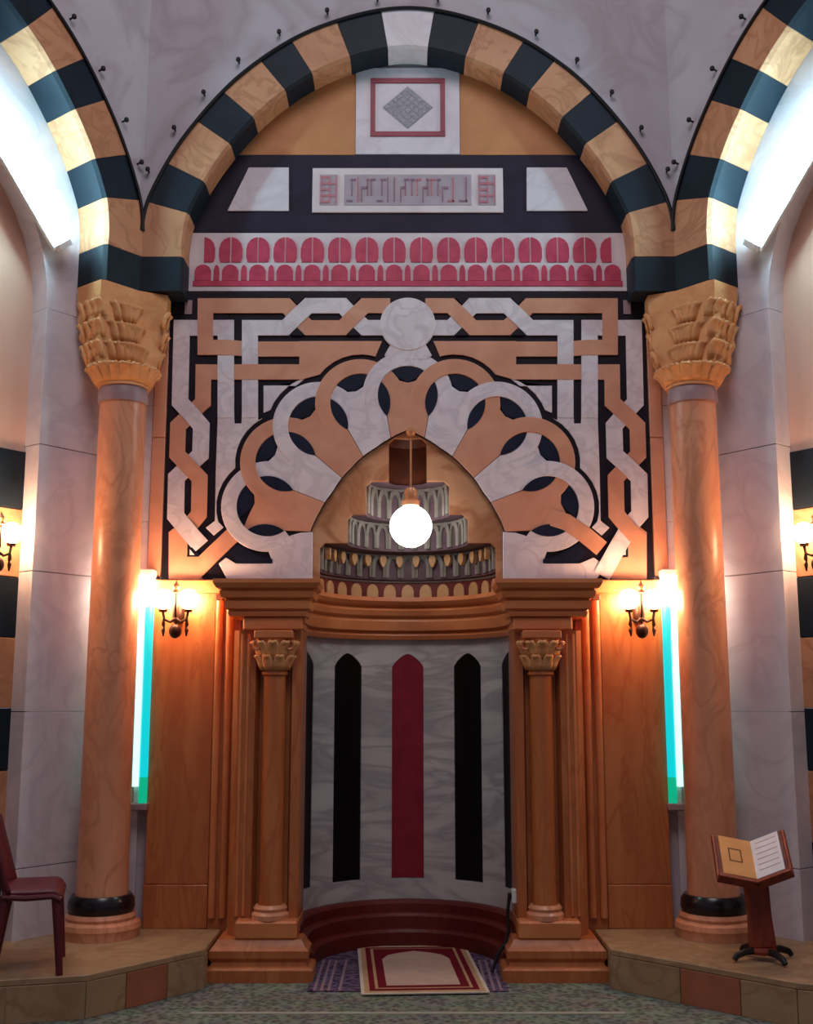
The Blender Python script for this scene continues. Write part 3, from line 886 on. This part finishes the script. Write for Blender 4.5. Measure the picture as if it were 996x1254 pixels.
# peach plate around the stepped opening
for s in (-1, 1):
    step = []
    for r_, z0, z1 in TI[1:]:
        step += [(r_, z0), (r_, z1 - 0.03), (r_ - 0.03, z1)]
    poly = [(XO + 0.05, 2.1)] + [(step[0][0], 2.1)] + step + [(0.0, 2.955)] + [(abs(pol(a, rin(a) + 0.03)[0]), pol(a, rin(a) + 0.03)[1]) for a in range(0, 91, 6)]
    prism_xz('peach_plate', [(s * x, z) for x, z in poly], 0.031, HY, 'hood_peach', hd)
for k, (r_, z0, z1) in enumerate(TI):
    mt = ['tile_red', 'tile_core', 'tile_core', 'tile_core', 'hood_brown'][k]
    nxt = TI[k + 1][0] if k < 4 else 0.0
    prof = [(r_, z0), (r_, z1), (nxt, z1)]
    if k == 4: prof = [(r_ + 0.012, z0), (r_ + 0.012, z1 - 0.03), (r_ * 0.6, z1 + 0.01), (0.0, z1 + 0.04)]
    tier = lathe('hood_tier', [(a, b) for a, b in prof], (0, HY, 0), mt, hd, 48, True, 0, math.pi)
    h = z1 - z0
    if k == 4: continue
    # rim mouldings
    lathe('tier_rim', [(r_, z1 - 0.018), (r_ - 0.014, z1 - 0.015), (r_ - 0.014, z1 - 0.002), (r_, z1)], (0, HY, 0), 'tile_grey', tier, 40, False, 0, math.pi)
    cnt = [15, 17, 13, 9][k]
    cw = math.pi * r_ / cnt
    if k == 0:
        me = local_mesh('arched_tile', arch_poly(cw * 0.33, h * 0.72), -0.012, 0.0, 'tile_cream')
        nm = 'arched_tile'
    else:
        # pointed arch frame
        oa = arch_poly(cw * 0.47, h * 0.93); ia = arch_poly(cw * 0.27, h * 0.74)
        bm = bmesh.new()
        n = len(oa)
        lay = []
        for poly_, y in ((oa, 0.0), (oa, -0.016), (ia, -0.02), (ia, 0.0)):
            lay.append([bm.verts.new((x, y, z)) for x, z in poly_])
        for a_, b_ in zip(lay, lay[1:]):
            for i in range(1, n): bm.faces.new((a_[i], a_[(i + 1) % n], b_[(i + 1) % n], b_[i]))
        bmesh.ops.recalc_face_normals(bm, faces=bm.faces)
        me = bpy.data.meshes.new('arch_cell'); bm.to_mesh(me); bm.free(); me.materials.append(M['tile_grey'])
        nm = 'arch_cell'
    for q in range(cnt):
        a = math.pi * (q + 0.5) / cnt
        o = link(nm, me, None, tier, ((r_ - 0.001) * math.cos(a), HY + (r_ - 0.001) * math.sin(a), z0 + 0.012))
        o.rotation_euler = (0, 0, a - math.pi / 2)
    if k == 1:
        # cream brackets hanging under the next tier
        bme = local_mesh('cream_bracket', [(-0.006, 0.0), (0.006, 0.0), (0.02, 0.03), (0.022, 0.055), (0.012, 0.07), (-0.012, 0.07), (-0.022, 0.055), (-0.02, 0.03)], -0.03, 0.0, 'tile_cream')
        for q in range(14):
            a = math.pi * (q + 0.5) / 14
            o = link('cream_bracket', bme, None, tier, (0.49 * math.cos(a), HY + 0.49 * math.sin(a), z1 - 0.085))
            o.rotation_euler = (0, 0, a - math.pi / 2)

# ------------------------------------------------------------------ niche shaft
NR, NY = 0.62, -0.10
nc = thing('prayer_niche', (0, NY + NR, 0.0), 'curved prayer niche lined with grey marble and pointed black and crimson panels', 'niche')
def cyl_patch(name, a0, a1, outline, r0, r1, mat, n=10):
    """patch on the niche cylinder: angle a (deg from the back), outline(a) -> (zlo, zhi)"""
    v, f = [], []
    for k in range(n + 1):
        a = a0 + (a1 - a0) * k / n
        zl, zh = outline((a - a0) / (a1 - a0))
        for r_ in (r0, r1):
            for z in (zl, zh):
                v.append((r_ * math.sin(R(a)), NY + r_ * math.cos(R(a)), z))
    for k in range(n):
        i, j = k * 4, k * 4 + 4
        f += [(i, j, j + 1, i + 1), (i + 2, j + 2, j + 3, i + 3), (i, j, j + 2, i + 2), (i + 1, j + 1, j + 3, i + 3)]
    f += [(0, 1, 3, 2), (n * 4, n * 4 + 1, n * 4 + 3, n * 4 + 2)]
    return mesh(name, v, f, mat, nc)
# backing shell
cyl_patch('niche_shell', -95, 95, lambda q: (0.0, 1.84), NR + 0.06, NR + 0.012, 'niche_marble', 48)
ZL, ZH = 0.375, 1.705
edges = [-90, -81, -63, -45, -27, -9, 9, 27, 45, 63, 81, 90]
for k in range(len(edges) - 1):
    a0, a1 = edges[k], edges[k + 1]
    panel = k % 2 == 1
    if panel:
        mid = k == 5
        def ol(q):
            d = abs(2 * q - 1)
            return (ZL, ZH - 0.075 * (d ** 1.6) if d < 0.98 else ZH - 0.08)
        cyl_patch('crimson_panel' if mid else 'black_panel', a0 + 0.25, a1 - 0.25, ol, NR + 0.004, NR + 0.02, 'niche_red' if mid else 'niche_black', 14)
        cyl_patch('marble_slab', a0, a1, lambda q: (0.25, ZL - 0.003), NR, NR + 0.02, 'niche_marble', 6)
        def oh(q):
            d = abs(2 * q - 1)
            return (ZH - 0.073 * (d ** 1.6) if d < 0.98 else ZH - 0.08, 1.82)
        cyl_patch('marble_spandrel', a0, a1, oh, NR, NR + 0.02, 'niche_marble', 14)
    else:
        cyl_patch('marble_slab', a0 + 0.04, a1 - 0.04, lambda q: (0.25, 1.82), NR, NR + 0.02, 'niche_marble', 6)
# curved red brown base
def arcpath(r_, y_end, n=28):
    p = [(-r_, y_end)] if y_end < NY - 1e-6 else []
    p += [(-r_ * math.cos(math.pi * k / n), NY + r_ * math.sin(math.pi * k / n)) for k in range(n + 1)]
    if y_end < NY - 1e-6: p += [(r_, y_end)]
    return p
sweep('curved_base', arcpath(NR, -0.2), [(0, 0.0), (0.12, 0.0), (0.12, 0.085), (0.105, 0.10), (0.085, 0.105), (0.085, 0.17), (0.07, 0.185), (0.05, 0.19), (0.05, 0.235), (0.03, 0.25), (0, 0.255)], 'niche_base', nc)
sweep('curved_cornice', arcpath(NR, -0.30), [(0, 1.79), (0.03, 1.79), (0.04, 1.815), (0.03, 1.835), (0.055, 1.845), (0.06, 1.90), (0.05, 1.92), (0.075, 1.935), (0.085, 1.965), (0.07, 1.985), (0.10, 2.0), (0.115, 2.02), (0.11, 2.045), (0, 2.05)], 'orange2', nc)

# ------------------------------------------------------------------ surround: wings, pilasters, colonnettes
sr = thing('niche_surround', (0, -0.2, 0.0), 'honey marble surround of the prayer niche with flat wings, pilasters and colonnettes', 'surround')
CAPL = LEAF
for s in (-1, 1):
    # wing wall
    box('wing_slab', s * 1.455, s * 1.10, -0.05, 0.02, 0.19, 0.42, 'orange', sr, bevel=0.003)
    box('wing_slab', s * 1.452, s * 1.10, -0.045, 0.02, 0.423, 2.03, 'orange', sr, bevel=0.003)
    box('wing_capping', s * 1.458, s * 0.98, -0.06, 0.02, 2.03, 2.105, 'orange2', sr, bevel=0.006)
    box('jamb_slab', s * 1.098, s * 0.955, -0.05, 0.02, 0.0, 2.03, 'orange', sr, bevel=0.003)
    for x in (1.075, 1.015):
        tube('roll_moulding', [(s * x, -0.058, 0.25), (s * x, -0.058, 1.985)], 0.021, 'orange2', sr, 12)
        box('roll_cap', s * (x - 0.022), s * (x + 0.022), -0.085, -0.05, 1.985, 2.02, 'hood_brown', sr, bevel=0.004)
    # pilaster body with a channel for the colonnette
    body = [(0.955, 0.02), (0.955, -0.26), (0.925, -0.285), (0.83, -0.285), (0.81, -0.225), (0.645, -0.225), (0.63, -0.285), (0.585, -0.285), (0.578, -0.27), (0.578, 0.0), (0.64, 0.02)]
    prism_xy('pilaster', [(s * x, y) for x, y in body], 0.2, 1.80, 'orange', sr)
    for x in (0.905, 0.87):
        tube('bead', [(s * x, -0.288, 0.3), (s * x, -0.288, 1.78)], 0.009, 'orange2', sr, 8)
    # colonnette
    c = (s * 0.725, -0.29, 0)
    lathe('colonnette_base', [(0, 0.29), (0.10, 0.29), (0.10, 0.315), (0.085, 0.33), (0.09, 0.345), (0.078, 0.362), (0.0, 0.362)], c, 'column', sr, 28)
    lathe('colonnette_shaft', [(0, 0.362), (0.066, 0.362), (0.063, 0.45), (0.061, 1.55), (0.072, 1.56), (0.072, 1.575), (0, 1.575)], c, 'orange', sr, 28)
    cp = lathe('colonnette_capital', [(0, 1.575), (0.064, 1.575), (0.066, 1.63), (0.08, 1.69), (0.105, 1.735), (0.11, 1.75), (0.0, 1.75)], c, 'orange2', sr, 28)
    for row, (z, cnt, r_, sc) in enumerate(((1.59, 6, 0.06, 0.75), (1.655, 7, 0.07, 0.85))):
        for k in range(cnt):
            a = -math.pi / 2 + R(-100 + 200 * k / (cnt - 1))
            o = link('carved_leaf', LEAF, None, cp, (c[0] + r_ * math.cos(a), c[1] + r_ * math.sin(a), z))
            o.rotation_euler = (0.1, 0, a + math.pi / 2); o.scale = (sc, sc, sc)
    for d in (-1, 1):
        tube('volute', [(c[0] + d * (0.09 + 0.022 * math.cos(t_)), -0.375, 1.715 + 0.022 * math.sin(t_)) for t_ in [k * 0.5 for k in range(13)]], 0.009, 'orange2', cp, 6)
    box('abacus', s * 0.83, s * 0.62, -0.40, -0.2, 1.751, 1.795, 'orange2', sr, bevel=0.006)
    # architrave block and entablature
    box('architrave', s * 0.90, s * 0.575, -0.335, 0.0, 1.80, 1.872, 'orange2', sr, bevel=0.008)
    pth = [(-0.955, -0.02), (-0.955, -0.33), (-0.575, -0.33), (-0.575, -0.12)]
    if s > 0: pth = [(-x, y) for x, y in pth[::-1]]
    sweep('entablature', pth, [(-0.2, 1.874), (0.02, 1.874), (0.028, 1.895), (0.02, 1.905), (0.04, 1.915), (0.045, 1.955), (0.035, 1.965), (0.06, 1.975), (0.07, 2.005), (0.06, 2.015), (0.085, 2.025), (0.10, 2.05), (0.10, 2.072), (-0.2, 2.072)], 'orange2', sr)
    # pedestal and stepped plinth
    box('pedestal', s * 0.90, s * 0.575, -0.39, -0.02, 0.2, 0.29, 'orange2', sr, bevel=0.01)
    pth = [(-0.955, -0.02), (-0.955, -0.35), (-0.58, -0.35), (-0.58, -0.22)]
    if s > 0: pth = [(-x, y) for x, y in pth[::-1]]
    sweep('plinth', pth, [(-0.2, 0.0), (0.095, 0.0), (0.095, 0.06), (0.085, 0.07), (0.06, 0.075), (0.055, 0.095), (0.07, 0.115), (0.07, 0.15), (0.05, 0.17), (0.03, 0.2), (-0.2, 0.2)], 'orange', sr)

# ------------------------------------------------------------------ platforms beside the niche
def platform(s, label):
    P1, P2 = (1.02, -0.56), (1.46, -1.10) if s < 0 else (1.72, -1.24)
    P3 = (3.4, -1.62) if s < 0 else (3.4, -1.9)
    H = 0.19
    t = thing('stone_platform', (s * 1.8, -0.6, 0), label, 'platform', None)
    top = [(1.02, -0.06), P1, P2, P3, (3.4, -1.2), (2.5, -0.75), (1.745, -0.015)]
    prism_xy('core', [(s * x, y) for x, y in [(1.04, -0.06), (1.04, -0.55), (P2[0] + 0.02, P2[1] + 0.03), (P3[0], P3[1] + 0.02), (3.4, -1.2), (2.5, -0.76), (1.745, -0.016)]], 0.0, H - 0.031, 'plat_red', t)
    prism_xy('top_slab', [(s * x, y) for x, y in top], H - 0.03, H, 'plat_tan', t, bevel=0.004)
    def facing(a, b, cuts, mats):
        dx, dy = b[0] - a[0], b[1] - a[1]; L_ = math.hypot(dx, dy)
        nx, ny = dy / L_, -dx / L_
        if ny > 0: nx, ny = -nx, -ny
        cuts = [0] + cuts + [1]
        for q, (u0, u1) in enumerate(zip(cuts, cuts[1:])):
            e = 0.002 / L_
            p = [(a[0] + dx * (u0 + e), a[1] + dy * (u0 + e)), (a[0] + dx * (u1 - e), a[1] + dy * (u1 - e))]
            pb = [(x - nx * 0.012, y - ny * 0.012) for x, y in p]
            pf = [(x + nx * 0.002, y + ny * 0.002) for x, y in p]
            prism_xy('facing_slab', [(s * x, y) for x, y in pf + pb[::-1]], 0.0, H - 0.031, mats[q % len(mats)], t, bevel=0.002)
    facing(P1, P2, [0.33, 0.68] if s < 0 else [0.4, 0.72], ['plat_tan', 'plat_red', 'plat_tan'])
    facing(P2, P3, [0.25, 0.5, 0.75], ['plat_tan'])
    facing((1.02, -0.47), P1, [], ['plat_tan'])
    return t
platform(-1, 'low marble clad stone platform under the wine red chair')
platform(1, 'low marble clad stone platform under the wooden book stand')

# ------------------------------------------------------------------ rugs
mt = thing('purple_mat', (0, 0.0, 0.0), 'dark purple striped mat lying in the niche under the prayer rug', 'mat')
prism_xy('mat_field', [(-0.50, -0.62), (0.50, -0.62), (0.50, 0.18), (0.46, 0.3), (-0.46, 0.3), (-0.50, 0.18)], 0.0, 0.006, 'mat_purple', mt)
for s in (-1, 1):
    for x in (0.47, 0.435, 0.40, 0.345):
        box('mat_stripe', s * x, s * (x - 0.014), -0.615, 0.05, 0.006, 0.0072, 'mat_stripe', mt)
rc, ra = (0.055, -0.15), R(3.5)
rg = thing('prayer_rug', (rc[0], rc[1], 0.0075), 'small prayer rug with cream arched field and deep red border in the niche mouth', 'rug')
def rug(name, poly, z0, z1, mat):
    ca, sa = math.cos(ra), math.sin(ra)
    return prism_xy(name, [(rc[0] + x * ca - y * sa, rc[1] + x * sa + y * ca) for x, y in poly], z0, z1, mat, rg)
def rect(w, l): return [(-w, -l), (w, -l), (w, l), (-w, l)]
rug('pale_edge', rect(0.315, 0.54), 0.0076, 0.013, 'rug_pale')
rug('tan_border', rect(0.298, 0.52), 0.013, 0.0142, 'rug_tan')
rug('red_border', rect(0.272, 0.49), 0.0142, 0.0152, 'rug_red')
rug('tan_guard', rect(0.243, 0.455), 0.0152, 0.016, 'rug_tan')
rug('inner_red', rect(0.228, 0.44), 0.016, 0.0168, 'rug_red')
rug('cream_field', [(-0.185, -0.40), (0.185, -0.40), (0.185, 0.18), (0.15, 0.28), (0.09, 0.33), (0.0, 0.38), (-0.09, 0.33), (-0.15, 0.28), (-0.185, 0.18)], 0.0168, 0.0176, 'rug_cream')

# ------------------------------------------------------------------ lamps
# hanging globe
gx, gy, gz = 0.018, -0.02, 2.42
pl = thing('pendant_lamp', (gx, gy, 2.30), 'glowing white glass globe hanging on a cord in the niche hood', 'lamp')
ball('globe', (gx, gy, gz), 0.124, 'lit_globe', pl, 32)
lathe('socket', [(0, 0.122), (0.05, 0.122), (0.052, 0.15), (0.035, 0.16), (0.04, 0.2), (0.03, 0.225), (0.0, 0.23)], (gx, gy, gz), 'copper', pl, 20)
tube('cord', [(gx, gy, gz + 0.225), (gx, gy, 2.965)], 0.006, 'copper', pl, 8)
lathe('ceiling_hook', [(0, 0), (0.022, 0.005), (0.03, 0.03), (0.018, 0.05), (0, 0.05)], (gx, gy, 2.955), 'copper', pl, 16)
tube('hook_arm', [(gx, gy, 2.985), (gx, 0.04, 2.985)], 0.008, 'copper', pl, 8)

def sconce(loc, nrm, label, group):
    """two-armed wall lamp; loc = point on the wall, nrm = plan normal into the room"""
    t = thing('wall_sconce', loc, label, 'wall lamp', group)
    n = Vector((nrm[0], nrm[1], 0)).normalized(); u = Vector((-n.y, n.x, 0))
    P = lambda a, b, c_: Vector(loc) + u * a + n * b + Vector((0, 0, c_))
    lathe('wall_rose', [(0, -0.05), (0.03, -0.045), (0.036, 0.0), (0.03, 0.05), (0, 0.055)], P(0, 0.03, -0.03), 'bronze', t, 16)
    tube('stem', [P(0, 0.0, -0.03), P(0, 0.06, -0.05), P(0, 0.10, -0.06), P(0, 0.12, -0.03), P(0, 0.12, 0.085)], 0.008, 'bronze', t, 8)
    lathe('finial', [(0, 0.0), (0.03, 0.004), (0.018, 0.02), (0.022, 0.04), (0.008, 0.06), (0, 0.075)], P(0, 0.12, 0.085), 'copper', t, 16)
    ball('drop_ball', P(0, 0.11, -0.125), 0.036, 'bronze', t, 20, 1.15)
    tube('drop_rod', [P(0, 0.11, -0.05), P(0, 0.11, -0.1)], 0.006, 'bronze', t, 8)
    for d in (-1, 1):
        arm = tube('arm', [P(0, 0.11, -0.055), P(d * 0.03, 0.115, -0.075), P(d * 0.062, 0.12, -0.06), P(d * 0.07, 0.12, -0.02)], 0.008, 'bronze', t, 8)
        box_c = P(d * 0.07, 0.12, -0.02)
        lathe('candle_cup', [(0, 0), (0.022, 0.0), (0.026, 0.015), (0, 0.018)], box_c, 'bronze', arm, 14)
        lathe('glass_shade', [(0.0, 0.0), (0.03, 0.004), (0.052, 0.03), (0.058, 0.06), (0.05, 0.085), (0.028, 0.105), (0.0, 0.112)], box_c + Vector((0, 0, 0.018)), 'lit_warm', t, 20)
        tube('side_pendant', [P(d * 0.064, 0.12, -0.055), P(d * 0.066, 0.12, -0.09), P(d * 0.062, 0.12, -0.105), P(d * 0.066, 0.12, -0.12), P(d * 0.064, 0.12, -0.155)], [0.006, 0.012, 0.005, 0.012, 0.004], 'bronze', t, 8)
    return t
SCX, SCZ = 1.305, 1.93
sconce((-SCX, -0.045, SCZ), (0, -1), 'lit bronze two arm wall lamp on the honey marble wing nearest the chair', 'lit wall lamps')
sconce((SCX + 0.01, -0.045, SCZ), (0, -1), 'lit bronze two arm wall lamp on the honey marble wing nearest the book stand', 'lit wall lamps')
for s, f0, lb in ((-1, FL, 'lit bronze wall lamp on the striped stone recess above the chair'), (1, FR_, 'lit bronze wall lamp on the striped stone recess above the book stand')):
    p = f0(0.69, 0.125, 2.26)
    sconce(p, (-s * SA, -CA), lb, 'lit wall lamps')

# upright tubes beside the columns, teal strips added for their glow on the wall
for s, lb in ((-1, 'upright green glowing tube lamp behind the column by the chair'), (1, 'upright green glowing tube lamp behind the column by the book stand')):
    x, y = s * 1.492, -0.07
    t = thing('tube_lamp', (x, y, 0.82), lb, 'lamp', 'green tube lamps')
    box('batten', x - 0.04, x + 0.04, y + 0.028, y + 0.055, 0.82, 2.16, 'white_enamel', t, bevel=0.004)
    tube('teal_wall_glow', [(x - s * 0.020, y, 1.0), (x - s * 0.020, y, 1.95)], 0.024, 'lit_green', t, 14)  # glowing strip in place of teal light cast on the wall
    tube('green_wall_glow', [(x - s * 0.020, y, 0.86), (x - s * 0.020, y, 1.0)], 0.024, 'lit_green2', t, 14)  # greener foot of the same painted wall glow
    tube('pale_tube', [(x + s * 0.028, y, 0.95), (x + s * 0.028, y, 1.95)], 0.022, 'lit_pale', t, 14)
    box('end_cap', x - 0.05, x + 0.05, y - 0.024, y + 0.05, 0.82, 0.86, 'neck', t, bevel=0.006)
    tube('white_tube', [(x, y - 0.01, 1.955), (x, y - 0.01, 2.115)], 0.042, 'lit_white', t, 14)
    box('end_cap', x - 0.045, x + 0.045, y - 0.05, y + 0.05, 2.12, 2.16, 'white_enamel', t, bevel=0.006)

# fluorescent battens under the side arches
for s, f0, lb in ((-1, FL, 'bright fluorescent batten lamp on the white wall under the side arch above the chair'), (1, FR_, 'bright fluorescent batten lamp on the white wall under the side arch above the book stand')):
    a = Vector(f0(0.46, -0.10, 3.97)); b = Vector(f0(1.12, -0.10, 4.72))
    t = thing('fluorescent_lamp', tuple((a + b) / 2), lb, 'lamp', 'fluorescent lamps under the side arches')
    nrm = Vector((-s * SA, -CA, 0)); d = (b - a).normalized(); up = d.cross(nrm).normalized()
    def slab(name, w0, w1, h, mat, e0=0.0, e1=1.0):
        A = a.lerp(b, e0); B = a.lerp(b, e1)
        ra_ = [A + nrm * w0 - up * h, B + nrm * w0 - up * h, B + nrm * w0 + up * h, A + nrm * w0 + up * h]
        rb_ = [p + nrm * (w1 - w0) for p in ra_]
        return extrude(name, [tuple(p) for p in ra_], [tuple(p) for p in rb_], mat, t, bevel=0.004)
    slab('housing', -0.05, -0.02, 0.055, 'white_enamel')
    for e in (0.2, 0.8):
        slab('bracket', -0.10, -0.05, 0.03, 'white_enamel', e - 0.02, e + 0.02)
    for hh_ in (-0.03, 0.03):
        A, B = a.lerp(b, 0.03) + up * hh_, a.lerp(b, 0.97) + up * hh_
        tube('light_tube', [tuple(A), tuple(B)], 0.018, 'lit_tube', t, 12)
    for e in (0.0, 1.0):
        p = a.lerp(b, e)
        slab('end_cap', -0.02, 0.02, 0.05, 'white_enamel', e - 0.012 if e else -0.012, e + 0.026 if not e else e + 0.012)

# small dark bulbs of the string along the arches
def bulb(p, nrm, lab):
    t = thing('string_bulb', p, lab, 'bulb', 'small dark bulbs fixed along the arches')
    n = Vector((nrm[0], nrm[1], 0)).normalized()
    q = Vector(p)
    tube('stem', [q, q + n * 0.03], 0.006, 'iron', t, 6)
    lathe('bulb_body', [(0, -0.016), (0.012, -0.01), (0.015, 0.0), (0.011, 0.012), (0, 0.017)], q + n * 0.04, 'iron', t, 10)
mid_label = 'tiny dark bulb on the plaster along the middle arch'
for s in (-1, 1):
    for fx_ in (0.115, 0.17, 0.222, 0.275, 0.33, 0.388, 0.445):
        p = ext_in(TOT * fx_ + 0.12, -0.075)
        bulb((s * p.x, VY, p.y), (0, -1), mid_label + (' on the chair side' if s < 0 else ' on the book stand side'))
    fr = side_frame(s)
    lab = 'tiny dark bulb on the plaster along the side arch above the ' + ('chair' if s < 0 else 'book stand')
    for fx_ in (0.135, 0.18, 0.235, 0.29):
        p = ext_in(TOT * fx_ + 0.05, -0.07)
        bulb(fr(p.x + VX, 0.0, p.y), (-s * SA, -CA), lab)

# ------------------------------------------------------------------ chair
ch = thing('chair', (-1.87, -0.98, 0.19), 'wine red plastic chair with curved back standing on the stone platform', 'chair')
cz = 0.19
def cpt(x, y, z):
    """chair frame: x forward, y to its side"""
    a = R(15)
    return (-1.87 + x * math.cos(a) - y * math.sin(a), -0.98 + x * math.sin(a) + y * math.cos(a), cz + z * 0.86)
def grid(name, fn, nu, nv, th, mat, parent):
    v, f = [], []
    for i in range(nu + 1):
        for j in range(nv + 1): v.append(Vector(fn(i / nu, j / nv)))
    for i in range(nu):
        for j in range(nv):
            a_ = i * (nv + 1) + j
            f.append((a_, a_ + 1, a_ + nv + 2, a_ + nv + 1))
    o = mesh(name, v, f, mat, parent, smooth=True)
    md = o.modifiers.new('thick', 'SOLIDIFY'); md.thickness = th; md.offset = 0
    return o
def seat_fn(u, v):
    x = -0.02 + 0.26 * u; y = -0.21 + 0.42 * v
    z = 0.425 - 0.02 * math.sin(math.pi * u) * math.sin(math.pi * v) - (0.045 * max(0, (u - 0.85) / 0.15) ** 2)
    return cpt(x, y, z)
grid('seat', seat_fn, 14, 10, 0.022, 'chair', ch)
def back_fn(u, v):
    y = (-0.215 + 0.43 * v) * (1.0 - 0.12 * u * u)
    x = -0.03 - 0.09 * u + 0.04 * (2 * v - 1) ** 2
    z = 0.42 + 0.42 * u - 0.05 * u * (2 * v - 1) ** 2
    return cpt(x, y, z)
grid('backrest', back_fn, 12, 10, 0.02, 'chair', ch)
for (x, y, dx) in ((0.215, -0.19, 0.03), (0.215, 0.19, 0.03), (-0.01, -0.19, -0.05), (-0.01, 0.19, -0.05)):
    tube('leg', [cpt(x - 0.012, y, 0.415), cpt(x, y, 0.39), cpt(x + dx * 0.5, y, 0.2), cpt(x + dx, y * 1.04, 0.0)], [0.02, 0.022, 0.019, 0.016], 'chair', ch, 10)
for y in (-0.21, 0.21):
    tube('seat_rail', [cpt(-0.02, y, 0.41), cpt(0.08, y, 0.40), cpt(0.2, y, 0.405), cpt(0.235, y, 0.385)], 0.014, 'chair', ch, 8)

# ------------------------------------------------------------------ book stand and open book
bx, by, bz = 1.69, -0.80, 0.19
ls = thing('book_stand', (bx, by, bz), 'red brown wooden book stand with tilted tray on splayed feet', 'book stand')
post = []
v, f = [], []
for z, w, dx in ((0.06, 0.06, 0.02), (0.2, 0.052, 0.012), (0.36, 0.056, 0.0), (0.41, 0.075, 0.0)):
    for q in ((-1, -1), (1, -1), (1, 1), (-1, 1)): v.append((bx + dx + q[0] * w, by + q[1] * w * 0.6, bz + z))
for i in range(3):
    for k in range(4): f.append((i * 4 + k, i * 4 + (k + 1) % 4, i * 4 + 4 + (k + 1) % 4, i * 4 + 4 + k))
f += [(0, 1, 2, 3), (12, 13, 14, 15)]
mesh('post', v, f, 'lectern', ls, bevel=0.006)
lathe('foot_hub', [(0, 0.03), (0.06, 0.03), (0.066, 0.045), (0.06, 0.062), (0, 0.062)], (bx + 0.02, by, bz), 'lectern', ls, 20)
for a in (20, 110, 200, 290):
    d = Vector((math.cos(R(a)), math.sin(R(a)), 0)); o0 = Vector((bx + 0.02, by, bz))
    tube('foot', [o0 + d * 0.04 + Vector((0, 0, 0.045)), o0 + d * 0.1 + Vector((0, 0, 0.045)), o0 + d * 0.15 + Vector((0, 0, 0.03)), o0 + d * 0.165 + Vector((0, 0, 0.013))], [0.018, 0.017, 0.015, 0.013], 'iron', ls, 8)
# tray: two tilted wings meeting in a shallow V
ax_o = Vector((bx - 0.0, by, bz + 0.43))
back_dir = Vector((0.10, 0.60, 0.46)).normalized()     # from the reader's edge to the top edge
rt = Vector((1, -0.16, 0.0)).normalized(); rt = (rt - back_dir * rt.dot(back_dir)).normalized()
nn = rt.cross(back_dir).normalized()
if nn.z < 0: nn = -nn
def wing(side, lift, w, l, off, th, name, mat, parent, w0=0.0, l0=None):
    o_ = (rt * side * math.cos(R(lift)) + nn * math.sin(R(lift))).normalized()
    m_ = (nn * math.cos(R(lift)) - rt * side * math.sin(R(lift))).normalized()
    l0 = -l if l0 is None else l0
    pts = [ax_o + o_ * a_ + back_dir * b_ + m_ * off for a_, b_ in ((w0, l0), (w, l0), (w, l), (w0, l))]
    return extrude(name, [tuple(p) for p in pts], [tuple(p + m_ * th) for p in pts], mat, parent, bevel=0.002), o_, m_
for side, lift, w in ((-1, 13, 0.20), (1, 30, 0.185)):
    wing(side, lift, w, 0.15, 0.0, 0.018, 'tray_wing', 'lectern', ls)
    wing(side, lift, w, -0.13, 0.018, 0.03, 'ledge', 'lectern', ls, 0.0, -0.15)
bk = thing('open_book', tuple(ax_o), 'open book with a tan ornamented page and a white page on the stand', 'book')
for side, lift, w, pg in ((-1, 13, 0.187, 'page_tan'), (1, 30, 0.172, 'page_white')):
    wing(side, lift, w, 0.145, 0.0185, 0.006, 'cover', 'book_cover', bk, 0.002, -0.128)
    wing(side, lift, w - 0.014, 0.133, 0.0246, 0.014, 'page_block', pg, bk, 0.012, -0.118)
o_ = None
for (w0, w1, b0, b1) in ((0.07, 0.135, -0.03, -0.022), (0.07, 0.135, 0.05, 0.058), (0.07, 0.077, -0.022, 0.05), (0.128, 0.135, -0.022, 0.05)):
    wing(-1, 13, w1, b1, 0.0387, 0.001, 'ornament_bar', 'ink', bk, w0, b0)
for k in range(6):
    wing(1, 30, 0.145, 0.10 - k * 0.035 + 0.006, 0.0387, 0.0006, 'text_line', 'insc_grey', bk, 0.035, 0.10 - k * 0.035)

# ------------------------------------------------------------------ outlet with cable in the niche mouth
ol_ = thing('power_outlet', (0.575, -0.29, 0.36), 'small white power outlet low on the niche jamb with a dark cable', 'outlet')
box('outlet_plate', 0.553, 0.578, -0.27, -0.21, 0.36, 0.43, 'white_enamel', ol_, bevel=0.004)
box('plug', 0.533, 0.553, -0.255, -0.225, 0.375, 0.41, 'iron', ol_, bevel=0.004)
tube('cable', [(0.54, -0.24, 0.38), (0.53, -0.245, 0.3), (0.535, -0.25, 0.22), (0.515, -0.27, 0.16), (0.47, -0.28, 0.1), (0.44, -0.3, 0.02)], 0.009, 'iron', ol_, 8)
